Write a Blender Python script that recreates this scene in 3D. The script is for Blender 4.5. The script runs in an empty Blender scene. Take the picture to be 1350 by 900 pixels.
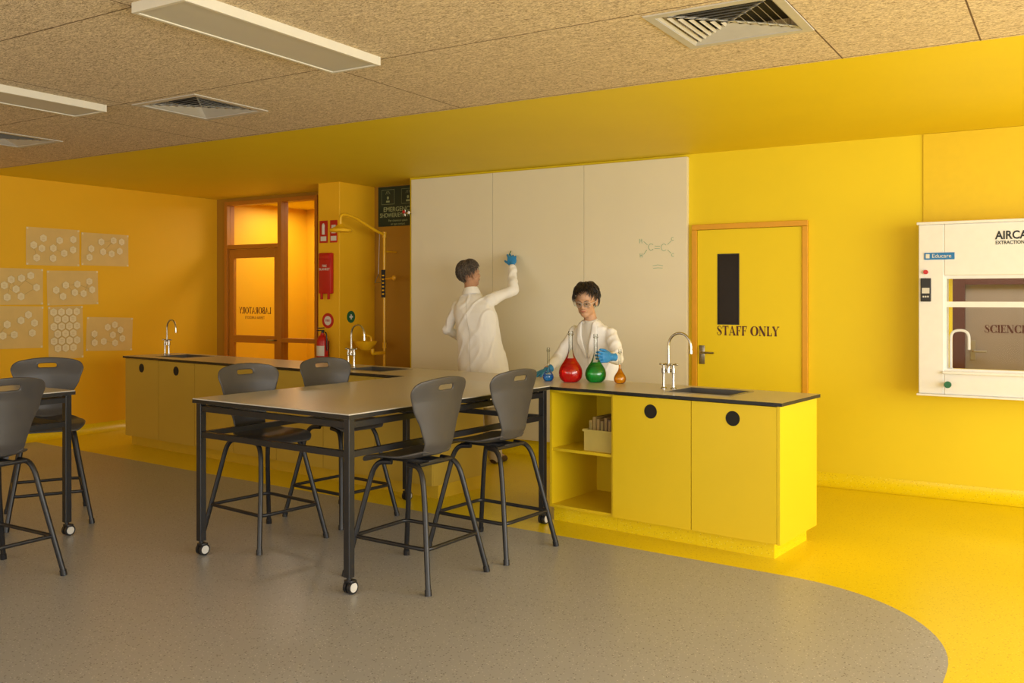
import bpy, bmesh, math, random
from mathutils import Vector, Matrix, noise
from mathutils.bvhtree import BVHTree
random.seed(7)
S = bpy.context.scene
COL = S.collection
S.view_settings.view_transform = 'Standard'
R = math.radians
V = Vector

# ------------------------------------------------------------------ materials
def mat(name, col, rough=.5, metal=0., var=.05, scale=15., bump=0., bscale=90., emis=0., coat=0., trans=0., spec=.5):
    m = bpy.data.materials.new(name); m.use_nodes = True
    nt = m.node_tree; b = nt.nodes['Principled BSDF']
    tc = nt.nodes.new('ShaderNodeTexCoord')
    n = nt.nodes.new('ShaderNodeTexNoise'); n.inputs['Scale'].default_value = scale
    n.inputs['Detail'].default_value = 3
    nt.links.new(tc.outputs['Object'], n.inputs['Vector'])
    r = nt.nodes.new('ShaderNodeValToRGB')
    r.color_ramp.elements[0].position = .3; r.color_ramp.elements[1].position = .7
    r.color_ramp.elements[0].color = tuple(c*(1-var) for c in col)+(1,)
    r.color_ramp.elements[1].color = tuple(min(1, c*(1+var)) for c in col)+(1,)
    nt.links.new(n.outputs['Fac'], r.inputs['Fac'])
    nt.links.new(r.outputs['Color'], b.inputs['Base Color'])
    b.inputs['Roughness'].default_value = rough
    b.inputs['Metallic'].default_value = metal
    b.inputs['Coat Weight'].default_value = coat
    b.inputs['Transmission Weight'].default_value = trans
    b.inputs['Specular IOR Level'].default_value = spec
    if emis:
        nt.links.new(r.outputs['Color'], b.inputs['Emission Color'])
        b.inputs['Emission Strength'].default_value = emis
    if bump:
        n2 = nt.nodes.new('ShaderNodeTexNoise'); n2.inputs['Scale'].default_value = bscale
        nt.links.new(tc.outputs['Object'], n2.inputs['Vector'])
        bp = nt.nodes.new('ShaderNodeBump'); bp.inputs['Strength'].default_value = bump
        bp.inputs['Distance'].default_value = .01
        nt.links.new(n2.outputs['Fac'], bp.inputs['Height'])
        nt.links.new(bp.outputs['Normal'], b.inputs['Normal'])
    return m

def floor_mat(name, base, dark, light, rough, scale=95):
    m = bpy.data.materials.new(name); m.use_nodes = True
    nt = m.node_tree; b = nt.nodes['Principled BSDF']
    tc = nt.nodes.new('ShaderNodeTexCoord')
    def spots(sc, th, off):
        mp = nt.nodes.new('ShaderNodeMapping'); mp.inputs['Location'].default_value = off
        vo = nt.nodes.new('ShaderNodeTexVoronoi'); vo.inputs['Scale'].default_value = sc
        nt.links.new(tc.outputs['Object'], mp.inputs['Vector']); nt.links.new(mp.outputs['Vector'], vo.inputs['Vector'])
        mt = nt.nodes.new('ShaderNodeMath'); mt.operation = 'LESS_THAN'; mt.inputs[1].default_value = th
        nt.links.new(vo.outputs['Distance'], mt.inputs[0]); return mt.outputs[0]
    n = nt.nodes.new('ShaderNodeTexNoise'); n.inputs['Scale'].default_value = 1.5
    nt.links.new(tc.outputs['Object'], n.inputs['Vector'])
    r = nt.nodes.new('ShaderNodeValToRGB')
    r.color_ramp.elements[0].color = tuple(c*.95 for c in base)+(1,)
    r.color_ramp.elements[1].color = tuple(c*1.05 for c in base)+(1,)
    nt.links.new(n.outputs['Fac'], r.inputs['Fac'])
    prev = r.outputs['Color']
    for sc, th, off, col in ((scale*.55, .19, (0, 0, 0), dark), (scale*.62, .17, (3, 7, 2), light), (scale*.3, .11, (9, 1, 5), dark)):
        mx = nt.nodes.new('ShaderNodeMix'); mx.data_type = 'RGBA'
        nt.links.new(spots(sc, th, off), mx.inputs['Factor'])
        nt.links.new(prev, mx.inputs['A']); mx.inputs['B'].default_value = tuple(col)+(1,)
        prev = mx.outputs['Result']
    nt.links.new(prev, b.inputs['Base Color'])
    b.inputs['Roughness'].default_value = rough
    return m

def ceiling_mat():
    m = bpy.data.materials.new('wood_wool_board'); m.use_nodes = True
    nt = m.node_tree; b = nt.nodes['Principled BSDF']; L = nt.links.new
    tc = nt.nodes.new('ShaderNodeTexCoord')
    outs = []
    for rot, off in ((20, 0), (80, 4), (140, 8)):
        mp = nt.nodes.new('ShaderNodeMapping'); mp.inputs['Rotation'].default_value = (0, 0, R(rot))
        mp.inputs['Scale'].default_value = (26, 95, 1); mp.inputs['Location'].default_value = (off, off, 0)
        n = nt.nodes.new('ShaderNodeTexNoise'); n.inputs['Scale'].default_value = 1.; n.inputs['Detail'].default_value = 2
        n.inputs['Distortion'].default_value = 2.2
        L(tc.outputs['Object'], mp.inputs['Vector']); L(mp.outputs['Vector'], n.inputs['Vector'])
        outs.append(n.outputs['Fac'])
    a = nt.nodes.new('ShaderNodeMath'); a.operation = 'MAXIMUM'; L(outs[0], a.inputs[0]); L(outs[1], a.inputs[1])
    a2 = nt.nodes.new('ShaderNodeMath'); a2.operation = 'MAXIMUM'; L(a.outputs[0], a2.inputs[0]); L(outs[2], a2.inputs[1])
    r = nt.nodes.new('ShaderNodeValToRGB')
    e = r.color_ramp.elements
    e[0].position = .46; e[0].color = (.27, .185, .10, 1)
    e[1].position = .70; e[1].color = (.90, .76, .53, 1)
    k = e.new(.56); k.color = (.65, .51, .33, 1)
    L(a2.outputs[0], r.inputs['Fac'])
    sep = nt.nodes.new('ShaderNodeSeparateXYZ'); L(tc.outputs['Object'], sep.inputs[0])
    def seam(sock, off, half):
        s = nt.nodes.new('ShaderNodeMath'); s.operation = 'SUBTRACT'; L(sock, s.inputs[0]); s.inputs[1].default_value = off
        p = nt.nodes.new('ShaderNodeMath'); p.operation = 'PINGPONG'; L(s.outputs[0], p.inputs[0]); p.inputs[1].default_value = half
        l = nt.nodes.new('ShaderNodeMath'); l.operation = 'LESS_THAN'; L(p.outputs[0], l.inputs[0]); l.inputs[1].default_value = .004
        return l.outputs[0]
    s1 = seam(sep.outputs['Y'], 2.5, .612); s2 = seam(sep.outputs['X'], -1.03, 1.2); s3 = seam(sep.outputs['X'], -.39, 2.4)
    mxx = nt.nodes.new('ShaderNodeMath'); mxx.operation = 'MAXIMUM'; L(s1, mxx.inputs[0]); L(s2, mxx.inputs[1])
    mx3 = nt.nodes.new('ShaderNodeMath'); mx3.operation = 'MAXIMUM'; L(mxx.outputs[0], mx3.inputs[0]); L(s3, mx3.inputs[1])
    mx = nt.nodes.new('ShaderNodeMix'); mx.data_type = 'RGBA'; L(mx3.outputs[0], mx.inputs['Factor'])
    L(r.outputs['Color'], mx.inputs['A']); mx.inputs['B'].default_value = (.14, .08, .035, 1)
    L(mx.outputs['Result'], b.inputs['Base Color'])
    b.inputs['Roughness'].default_value = .95
    bp = nt.nodes.new('ShaderNodeBump'); bp.inputs['Strength'].default_value = .35; bp.inputs['Distance'].default_value = .005
    L(a2.outputs[0], bp.inputs['Height']); L(bp.outputs['Normal'], b.inputs['Normal'])
    return m

def glass_mat(name, tint=(1, 1, 1), refl=.12, rough=.03):
    m = bpy.data.materials.new(name); m.use_nodes = True
    nt = m.node_tree; nt.nodes.remove(nt.nodes['Principled BSDF'])
    out = nt.nodes['Material Output']
    tr = nt.nodes.new('ShaderNodeBsdfTransparent'); tr.inputs[0].default_value = tuple(tint)+(1,)
    gl = nt.nodes.new('ShaderNodeBsdfGlossy'); gl.inputs['Roughness'].default_value = rough
    fr = nt.nodes.new('ShaderNodeLayerWeight'); fr.inputs[0].default_value = refl
    mx = nt.nodes.new('ShaderNodeMixShader')
    nt.links.new(fr.outputs['Fresnel'], mx.inputs[0]); nt.links.new(tr.outputs[0], mx.inputs[1]); nt.links.new(gl.outputs[0], mx.inputs[2])
    nt.links.new(mx.outputs[0], out.inputs['Surface'])
    return m

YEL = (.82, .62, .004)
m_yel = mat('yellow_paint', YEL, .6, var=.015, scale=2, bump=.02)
m_yelw = mat('yellow_paint_amber_bounce', (.86, .48, .006), .6, var=.015, scale=2, bump=.02)  # same yellow paint with amber bounce light put into its colour
m_ochre = mat('ochre_recess', (.42, .21, .010), .6, var=.02, scale=2)  # darker and browner than the other walls
m_yelcab = mat('yellow_laminate', (.78, .56, .008), .45, var=.015, scale=3)
m_tancab = mat('mustard_laminate', (.50, .34, .045), .5, var=.02, scale=3)
m_yelfloor = floor_mat('yellow_vinyl', (.84, .64, .004), (.66, .46, .005), (.90, .76, .10), .33)
m_grayfloor = floor_mat('grey_vinyl', (.365, .36, .35), (.175, .16, .145), (.60, .59, .56), .34)
m_wool = ceiling_mat()
m_board = mat('cream_pinboard', (.77, .71, .53), .30, var=.015, scale=2)
m_brown = mat('ochre_frame', (.50, .19, .012), .45, var=.03)
m_frame2 = mat('mustard_frame', (.70, .34, .01), .45, var=.03)
m_worktop = mat('beige_laminate', (.55, .50, .40), .30, var=.03, scale=60)
m_tabletop = mat('taupe_laminate', (.55, .525, .47), .30, var=.03, scale=60)
m_black = mat('black_powdercoat', (.012, .012, .014), .40, var=.1)
m_edge = mat('black_edge', (.012, .011, .010), .45, var=.1)
m_seat = mat('charcoal_plastic', (.060, .055, .052), .42, var=.05, bump=.05, bscale=300)
m_chrome = mat('chrome', (.55, .54, .50), .18, metal=1., var=.02)
m_steel = mat('stainless', (.40, .39, .36), .30, metal=1., var=.05)
m_basin = mat('stainless_basin_shaded', (.13, .125, .115), .38, metal=.6, var=.05)  # rim steel darkened: the bowl's shade is painted into the colour
m_white = mat('white_enamel', (.78, .77, .74), .4, var=.02)
m_housing = mat('cream_enamel', (.68, .64, .53), .4, var=.02)
m_lightgrey = mat('light_grey', (.62, .60, .54), .5, var=.02)
m_alu = mat('aluminium_louver', (.52, .49, .43), .45, var=.04)
m_dark = mat('void_shade', (.01, .008, .006), .8, var=.1)  # near-black standing in for shade inside openings
m_red = mat('red_paint', (.50, .012, .01), .35, var=.04)
m_green = mat('sign_green', (.010, .03, .018), .4, var=.04)
m_greenb = mat('sign_bright_green', (.01, .13, .05), .4, var=.04)
m_blue = mat('sticker_blue', (.01, .17, .45), .4, var=.03)
m_text = mat('letter_brown', (.085, .018, .006), .5, var=.03)
m_textblk = mat('letter_black', (.012, .018, .03), .6, var=.03)
m_textwht = mat('letter_white', (.7, .68, .6), .5, var=.03)
m_textyel = mat('letter_pale_green', (.34, .40, .20), .5, var=.03)
m_paper = mat('tracing_paper', (.74, .52, .17), .7, var=.03, scale=8)
m_paperhex = mat('paper_hexagon', (.82, .70, .40), .7, var=.03)
m_ink = mat('pencil_ink', (.56, .40, .14), .7, var=.05)
m_marker = mat('green_marker', (.20, .42, .28), .6, var=.05)
m_glass = glass_mat('clear_glass')
m_lens = glass_mat('lens_glass', (.90, .93, .94), .24, .02)
m_flask = glass_mat('flask_glass', (.93, .95, .93), .26, .04)
m_glassdoor = glass_mat('door_glass', (.93, .90, .85), .10)
m_coat = mat('white_cotton', (.88, .87, .85), .85, var=.03, scale=8, bump=.15, bscale=22)
m_shirt = mat('tshirt_white', (.66, .63, .56), .9, var=.03, bump=.1, bscale=60)
m_skinm = mat('skin_fair', (.50, .27, .16), .55, var=.06, scale=30)
m_skins = mat('skin_tan', (.56, .32, .19), .5, var=.05, scale=30)
m_hairg = mat('hair_grey_brown', (.085, .065, .05), .65, var=.9, scale=110)
m_hairb = mat('hair_black', (.020, .013, .009), .5, var=.3, scale=80)
m_glove = mat('nitrile_blue', (.02, .24, .58), .45, var=.05, bump=.1, bscale=120)
m_trouser = mat('beige_trousers', (.55, .48, .36), .9, var=.05)
m_trouserd = mat('dark_trousers', (.04, .04, .05), .9, var=.05)
m_shoe = mat('brown_leather', (.06, .03, .015), .5, var=.05)
m_lip = mat('lips', (.44, .15, .10), .45, var=.04)
m_eyew = mat('eye_white', (.55, .48, .42), .3, var=.02)
m_lamp = mat('lamp_diffuser', (.54, .50, .40), .5, var=.01, emis=.02)
m_brass = mat('orange_yellow_pipe', (.88, .50, .012), .35, var=.04, coat=.3)
m_liq = {k: mat('liquid_'+k, c, .04, var=.02, coat=.3, trans=.75, emis=.04) for k, c in
         dict(red=(.85, .004, .012), green=(.008, .42, .06), blue=(.02, .30, .80), orange=(.95, .40, .008)).items()}  # slight emission gives the liquids a painted-in glow
m_tray = mat('beige_plastic', (.58, .46, .12), .4, var=.03)
m_cast = mat('caster_white', (.62, .60, .55), .4, var=.03)
m_greywall = mat('taupe_wall', (.30, .25, .20), .6, var=.03, scale=3)
m_maroon = mat('maroon_frame', (.10, .035, .025), .5, var=.04)

# ------------------------------------------------------------------ geometry helpers
def newbm(): return bmesh.new()

def setmi(faces, mi):
    for f in faces: f.material_index = mi

def box(bm, x0, x1, y0, y1, z0, z1, mi=0, bev=0., M=None):
    co = [(x0, y0, z0), (x1, y0, z0), (x1, y1, z0), (x0, y1, z0), (x0, y0, z1), (x1, y0, z1), (x1, y1, z1), (x0, y1, z1)]
    vs = [bm.verts.new(M @ V(c) if M else V(c)) for c in co]
    fs = [bm.faces.new([vs[i] for i in q]) for q in ((3, 2, 1, 0), (4, 5, 6, 7), (0, 1, 5, 4), (1, 2, 6, 5), (2, 3, 7, 6), (3, 0, 4, 7))]
    setmi(fs, mi)
    if bev:
        es = list({e for f in fs for e in f.edges})
        r = bmesh.ops.bevel(bm, geom=es, offset=bev, segments=2, affect='EDGES', profile=.5)
        setmi(r['faces'], mi)

def ellipsoid(bm, c, r, M=None, seg=20, rings=12, mi=0):
    c = V(c); rows = []
    if not hasattr(r, '__len__'): r = (r, r, r)
    T = (lambda p: M @ p) if M else (lambda p: p)
    top = bm.verts.new(T(c+V((0, 0, r[2])))); bot = bm.verts.new(T(c-V((0, 0, r[2]))))
    for i in range(1, rings):
        th = math.pi*i/rings
        rows.append([bm.verts.new(T(c+V((r[0]*math.sin(th)*math.cos(2*math.pi*j/seg), r[1]*math.sin(th)*math.sin(2*math.pi*j/seg), r[2]*math.cos(th))))) for j in range(seg)])
    fs = []
    for j in range(seg):
        k = (j+1) % seg
        fs.append(bm.faces.new((top, rows[0][j], rows[0][k])))
        fs.append(bm.faces.new((bot, rows[-1][k], rows[-1][j])))
        for i in range(len(rows)-1):
            fs.append(bm.faces.new((rows[i][j], rows[i+1][j], rows[i+1][k], rows[i][k])))
    setmi(fs, mi)

def fillet(pts, rad, n=5):
    pts = [V(p) for p in pts]; out = [pts[0]]
    for i in range(1, len(pts)-1):
        a, b, c = pts[i-1], pts[i], pts[i+1]
        d1 = min(rad, (a-b).length*.49); d2 = min(rad, (c-b).length*.49)
        p = b+(a-b).normalized()*d1; q = b+(c-b).normalized()*d2
        for k in range(n+1):
            t = k/n; out.append(p*(1-t)**2+b*2*t*(1-t)+q*t*t)
    out.append(pts[-1]); return out

def tube(bm, pts, r, seg=12, mi=0, cap=True, M=None, flat=1.):
    pts = [M @ V(p) if M else V(p) for p in pts]; n = len(pts)
    rs = r if hasattr(r, '__len__') else [r]*n
    tan = []
    for i in range(n):
        t = pts[min(i+1, n-1)]-pts[max(i-1, 0)]
        tan.append(t.normalized() if t.length > 1e-9 else V((0, 0, 1)))
    up = V((0, 0, 1)) if abs(tan[0].z) < .9 else V((1, 0, 0))
    nx = tan[0].cross(up).normalized(); rings = []
    for i in range(n):
        nx = (nx-tan[i]*nx.dot(tan[i])).normalized(); ny = tan[i].cross(nx)
        rings.append([bm.verts.new(pts[i]+(nx*math.cos(2*math.pi*j/seg)*flat+ny*math.sin(2*math.pi*j/seg))*rs[i]) for j in range(seg)])
    fs = []
    for i in range(n-1):
        for j in range(seg):
            k = (j+1) % seg
            fs.append(bm.faces.new((rings[i][j], rings[i][k], rings[i+1][k], rings[i+1][j])))
    if cap:
        fs.append(bm.faces.new(rings[0][::-1])); fs.append(bm.faces.new(rings[-1]))
    setmi(fs, mi)

def limb(bm, pts, rs, M=None, seg=14):
    tube(bm, pts, rs, seg, M=M)
    for p, r in zip(pts, rs): ellipsoid(bm, p, r*.995, M=M, seg=14, rings=8)

def loft(bm, rings, seg=32, p=2.3, mi=0):
    rows = []
    for (cx, cy, cz, rx, ry) in rings:
        row = []
        for j in range(seg):
            a = 2*math.pi*j/seg; c, s = math.cos(a), math.sin(a)
            row.append(bm.verts.new((cx+rx*math.copysign(abs(c)**(2/p), c), cy+ry*math.copysign(abs(s)**(2/p), s), cz)))
        rows.append(row)
    fs = []
    for i in range(len(rows)-1):
        for j in range(seg):
            k = (j+1) % seg; fs.append(bm.faces.new((rows[i][j], rows[i][k], rows[i+1][k], rows[i+1][j])))
    fs.append(bm.faces.new(rows[0][::-1])); fs.append(bm.faces.new(rows[-1]))
    setmi(fs, mi)

def lathe(bm, prof, seg=24, c=(0, 0, 0), mi=0, M=None):
    c = V(c); rows = []
    T = (lambda p: M @ p) if M else (lambda p: p)
    for (r, z) in prof:
        if r < 1e-6: rows.append([bm.verts.new(T(c+V((0, 0, z))))])
        else: rows.append([bm.verts.new(T(c+V((r*math.cos(2*math.pi*j/seg), r*math.sin(2*math.pi*j/seg), z)))) for j in range(seg)])
    fs = []
    for a, b in zip(rows, rows[1:]):
        for j in range(seg):
            k = (j+1) % seg
            if len(a) == 1 and len(b) == 1: continue
            if len(a) == 1: fs.append(bm.faces.new((a[0], b[j], b[k])))
            elif len(b) == 1: fs.append(bm.faces.new((a[j], a[k], b[0])))
            else: fs.append(bm.faces.new((a[j], a[k], b[k], b[j])))
    setmi(fs, mi)

def cyl(bm, a, b, r, seg=20, mi=0, M=None): tube(bm, [a, b], r, seg, mi, M=M)

def text(bm, body, size, M, mi=0, ext=.0008, bold=0., align='CENTER', xs=1.):
    cu = bpy.data.curves.new('t', 'FONT'); cu.body = body; cu.size = size; cu.extrude = ext; cu.offset = bold
    cu.align_x = align; cu.align_y = 'CENTER'; cu.resolution_u = 3
    o = bpy.data.objects.new('t', cu); COL.objects.link(o)
    dg = bpy.context.evaluated_depsgraph_get()
    me = bpy.data.meshes.new_from_object(o.evaluated_get(dg))
    n0 = len(bm.verts); f0 = len(bm.faces)
    bm.from_mesh(me)
    bm.verts.ensure_lookup_table(); bm.faces.ensure_lookup_table()
    SX = Matrix.Diagonal((xs, 1, 1, 1))
    for v in bm.verts[n0:]: v.co = M @ SX @ v.co
    for f in bm.faces[f0:]: f.material_index = mi
    bpy.data.objects.remove(o); bpy.data.curves.remove(cu); bpy.data.meshes.remove(me)

# flared display serif letters, drawn as ribbons of varying width
def arc(cx, cy, rx, ry, a0, a1, tk=.18, tn=.05, n=18):
    out = []
    for k in range(n+1):
        a = R(a0+(a1-a0)*k/n); out.append((cx+rx*math.cos(a), cy+ry*math.sin(a), tn+(tk-tn)*abs(math.cos(a))**1.5))
    return out
K, N = .18, .05
def ser(x, y, w=.16): return [(x-w, y+(.01 if y < .5 else -.01), .02), (x-.05, y+(.03 if y < .5 else -.03), .085), (x+.05, y+(.03 if y < .5 else -.03), .085), (x+w, y+(.01 if y < .5 else -.01), .02)]
def stem(x, w=K): return [[(x, 0, w*1.3), (x, .14, w*1.02), (x, .5, w*.86), (x, .86, w*1.02), (x, 1, w*1.3)], ser(x, .015), ser(x, .985)]
GL = {
 'S': (.64, [[(.52, .70, .11), (.51, .86, .04), (.40, .96, .06), (.27, .98, .05), (.13, .90, .09), (.10, .75, .14), (.20, .61, .17), (.34, .49, .20), (.47, .36, .17), (.50, .22, .13), (.42, .07, .07), (.28, .02, .05), (.14, .05, .06), (.06, .15, .04), (.05, .30, .11)]]),
 'T': (.70, [stem(.34)[0], stem(.34)[1], [(.0, .96, .08), (.68, .96, .08)], [(.03, 1, .08), (.03, .72, .03)], [(.65, 1, .08), (.65, .72, .03)]]),
 'A': (.80, [[(.10, 0, .055), (.38, 1, .055)], [(.36, 1, .10), (.66, 0, .20)], [(.20, .32, .06), (.56, .32, .06)], ser(.10, .015, .13), ser(.66, .015, .16)]),
 'F': (.62, stem(.16)+[[(.1, .96, .08), (.56, .96, .08)], [(.55, 1, .08), (.55, .70, .03)], [(.14, .52, .06), (.44, .52, .06)], [(.44, .66, .04), (.44, .38, .04)]]),
 'E': (.64, stem(.16)+[[(.1, .96, .08), (.56, .96, .08)], [(.55, 1, .08), (.55, .70, .03)], [(.14, .52, .06), (.44, .52, .06)], [(.44, .66, .04), (.44, .38, .04)], [(.1, .04, .08), (.58, .04, .08)], [(.57, 0, .08), (.57, .30, .03)]]),
 'O': (.88, [arc(.43, .5, .34, .48, 0, 360, .22, n=32)]),
 'C': (.76, [arc(.43, .5, .34, .48, 38, 322, .22, n=26), [(.69, 1.0, .05), (.69, .66, .08)], [(.69, .0, .04), (.69, .28, .05)]]),
 'N': (.86, [[(.14, 0, .055), (.14, 1, .055)], [(.12, 1, .19), (.68, 0, .19)], [(.70, 0, .055), (.70, 1, .055)], ser(.14, .015, .14), ser(.70, .985, .14), ser(.10, .985, .11)]),
 'L': (.62, stem(.16)+[[(.1, .04, .08), (.56, .04, .08)], [(.55, 0, .08), (.56, .34, .03)]]),
 'Y': (.72, [[(.08, 1, .19), (.35, .45, .14)], [(.63, 1, .055), (.35, .45, .055)], [(.35, .48, .15), (.35, 0, .20)], ser(.35, .015), ser(.09, .985, .15), ser(.63, .985, .13)]),
 'B': (.66, stem(.16)+[arc(.16, .76, .32, .22, -90, 90, .18), arc(.16, .27, .38, .25, -90, 90, .20)]),
 'R': (.72, stem(.16)+[arc(.16, .74, .34, .24, -90, 90, .18), [(.30, .5, .10), (.62, 0, .19)], ser(.64, .015, .12)]),
 'I': (.34, stem(.17)), ' ': (.34, [])}
def glyphs(bm, s, cap, M, mi=0, xs=1., align='CENTER', trk=.03, wt=1.15):
    W = sum(GL[c][0]+trk for c in s)*cap*xs; x0 = -W/2 if align == 'CENTER' else 0.
    zoff = 0.
    for c in s:
        adv, st = GL[c]
        for line in st:
            prev = None; n = len(line); zoff = (zoff+.00002) % .0004
            for i, (x, y, w) in enumerate(line):
                a = line[max(i-1, 0)]; b = line[min(i+1, n-1)]
                d = V((b[0]-a[0], b[1]-a[1])); d = d.normalized() if d.length > 1e-6 else V((0, 1)); nn = V((-d.y, d.x))
                P = [bm.verts.new(M @ V((x0+(x+q*nn.x*w*wt/2)*cap*xs, (y-.5+q*nn.y*w*wt/2)*cap, zoff))) for q in (1, -1)]
                if prev: f = bm.faces.new((prev[0], prev[1], P[1], P[0])); f.material_index = mi
                prev = P
        x0 += (adv+trk)*cap*xs

def WB(x, y, z): return Matrix.Translation((x, y, z)) @ Matrix.Rotation(R(90), 4, 'X')   # text facing -y

def mk(name, bm, mats, parent=None, smooth=True, ang=35, normals=True, label=None):
    if normals: bmesh.ops.recalc_face_normals(bm, faces=bm.faces[:])
    me = bpy.data.meshes.new(name); bm.to_mesh(me); bm.free()
    for m in (mats if isinstance(mats, (list, tuple)) else [mats]): me.materials.append(m)
    if smooth:
        for p in me.polygons: p.use_smooth = True
        me.set_sharp_from_angle(angle=R(ang))
    o = bpy.data.objects.new(name, me); COL.objects.link(o)
    if parent: o.parent = parent
    if label: o['label'] = label
    return o

def top(o, label, cat, group=None):
    o['label'] = label; o['category'] = cat
    if group: o['group'] = group
    return o

def struct(o):
    o['kind'] = 'structure'; return o

def thing(name, label, cat, loc=(0, 0, 0), rz=0., group=None):
    e = bpy.data.objects.new(name, None); e.empty_display_size = .1; COL.objects.link(e)
    e.location = loc; e.rotation_euler = (0, 0, R(rz))
    return top(e, label, cat, group)

def dup(root, loc, rz, label=None):
    def cp(o, par):
        n = o.copy(); COL.objects.link(n)
        if par: n.parent = par
        for c in list(o.children): cp(c, n)
        return n
    kids = list(root.children)
    n = root.copy(); COL.objects.link(n); n.location = loc; n.rotation_euler = (0, 0, R(rz))
    for c in kids: cp(c, n)
    if label: n['label'] = label
    return n

def remesh(bm, voxel, sm=3, amp=0., freq=8., stretch=.45):
    bmesh.ops.recalc_face_normals(bm, faces=bm.faces[:])
    me = bpy.data.meshes.new('r'); bm.to_mesh(me); bm.free()
    o = bpy.data.objects.new('r', me); COL.objects.link(o)
    md = o.modifiers.new('r', 'REMESH'); md.mode = 'VOXEL'; md.voxel_size = voxel
    if sm:
        s = o.modifiers.new('s', 'SMOOTH'); s.iterations = sm; s.factor = .5
    dg = bpy.context.evaluated_depsgraph_get()
    m2 = bpy.data.meshes.new_from_object(o.evaluated_get(dg))
    bpy.data.objects.remove(o); bpy.data.meshes.remove(me)
    b = bmesh.new(); b.from_mesh(m2); bpy.data.meshes.remove(m2)
    if amp:
        b.normal_update()
        for v in b.verts:
            p = v.co; q = V((p.x*freq+p.z*2.5, p.y*freq, p.z*freq*stretch))
            broad = -.9*abs(noise.noise(q))
            # soft draped creases running diagonally
            q2 = V((p.x*freq*1.1-p.z*freq*.5, p.y*freq*1.1, p.z*freq*.45+p.x*freq*.3+9))
            c = max(0, .24-abs(noise.noise(q2)))/.24
            v.co = p+v.normal*amp*(broad*1.2+.45*c*c*(3-2*c)-.05)
        for _ in range(2): bmesh.ops.smooth_vert(b, verts=b.verts[:], factor=.5, use_axis_x=True, use_axis_y=True, use_axis_z=True)
    return b

# ------------------------------------------------------------------ camera
cam = bpy.data.cameras.new('camera'); co = bpy.data.objects.new('camera', cam); COL.objects.link(co)
cam.lens = 32.32; cam.sensor_width = 36; cam.shift_y = -58/1350
co.location = (0, 0, 1.5); co.rotation_euler = (R(90), 0, R(31.5)); S.camera = co
cam.clip_start = .05

# ------------------------------------------------------------------ room shell
H = 2.74; UL = -9.3; VB = 7.6; VR = 8.0
FP = [(UL, 5.56), (-6.5, 5.34), (-4., 5.17), (-2.2, 5.06), (-1.5, 5.01)]
cx, cy, rr = -1.38, 4.06, .94
for k in range(0, 19):
    a = R(88-88*k/18); FP.append((cx+rr*math.cos(a), cy+rr*math.sin(a)))
bm = newbm()
g = [bm.verts.new((x, y, 0)) for x, y in FP]
c1 = bm.verts.new((cx+rr, -3.6, 0)); c2 = bm.verts.new((UL, -3.6, 0))
f = bm.faces.new(g+[c1, c2]); f.material_index = 0
yv = [bm.verts.new(c) for c in ((3.6, -3.6, 0), (3.6, 9.7, 0), (UL, 9.7, 0))]
f2 = bm.faces.new([c1]+g[::-1]+[yv[2], yv[1], yv[0]]); f2.material_index = 1
bmesh.ops.triangulate(bm, faces=bm.faces[:])
for f in bm.faces:
    if f.normal.z < 0: f.normal_flip()
struct(mk('floor', bm, [m_grayfloor, m_yelfloor], smooth=False, normals=False))

VX = (-1.33, -4.87, -7.15); VY = 4.06; vh = .262
bm = newbm()
box(bm, UL-.1, 3.7, -3.7, VY-vh, H, H+.1, 0); box(bm, UL-.1, 3.7, VY+vh, 4.97, H, H+.1, 0)
xx = [UL-.1]+sorted([x-vh for x in VX]+[x+vh for x in VX])+[3.7]
for i in range(0, len(xx), 2): box(bm, xx[i], xx[i+1], VY-vh, VY+vh, H, H+.1, 0)
box(bm, UL-.1, 3.7, 4.97, 9.7, H, H+.1, 1)
struct(mk('ceiling', bm, [m_wool, m_yel], smooth=False))

bm = newbm()
box(bm, -5.9, -.80, VB, VB+.15, 0, H); box(bm, -.80, .38, VB, VB+.15, 0, .96); box(bm, -.80, .38, VB, VB+.15, 1.66, H)
box(bm, .38, 3.6, VB, VB+.15, 0, H)
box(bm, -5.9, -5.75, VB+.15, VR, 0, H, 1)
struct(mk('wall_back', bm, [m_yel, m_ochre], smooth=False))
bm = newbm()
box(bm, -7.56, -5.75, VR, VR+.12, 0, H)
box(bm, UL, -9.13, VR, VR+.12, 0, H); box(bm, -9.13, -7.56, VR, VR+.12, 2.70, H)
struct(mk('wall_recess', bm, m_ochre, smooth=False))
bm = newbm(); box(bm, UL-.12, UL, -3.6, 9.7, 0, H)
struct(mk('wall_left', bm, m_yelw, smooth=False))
bm = newbm(); box(bm, 3.6, 3.72, -3.6, 9.7, 0, H)
struct(mk('wall_right', bm, m_lightgrey, smooth=False))
bm = newbm(); box(bm, UL-.1, 3.7, -3.72, -3.6, 0, H)
struct(mk('wall_front', bm, m_lightgrey, smooth=False))
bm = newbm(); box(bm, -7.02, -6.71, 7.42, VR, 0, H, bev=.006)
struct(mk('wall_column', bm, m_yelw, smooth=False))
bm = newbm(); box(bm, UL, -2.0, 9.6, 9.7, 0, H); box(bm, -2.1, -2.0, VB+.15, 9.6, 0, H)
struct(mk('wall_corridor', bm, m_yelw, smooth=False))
bm = newbm(); box(bm, -2.0, 3.6, 9.6, 9.7, 0, H)
struct(mk('wall_far', bm, m_greywall, smooth=False))
bm = newbm(); box(bm, -.985, 3.6, VB-.012, VB, 2.0, H-.002)
struct(mk('trim_1', bm, mat('ochre_panel', (.78, .54, .006), .5, var=.02), smooth=False))

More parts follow.
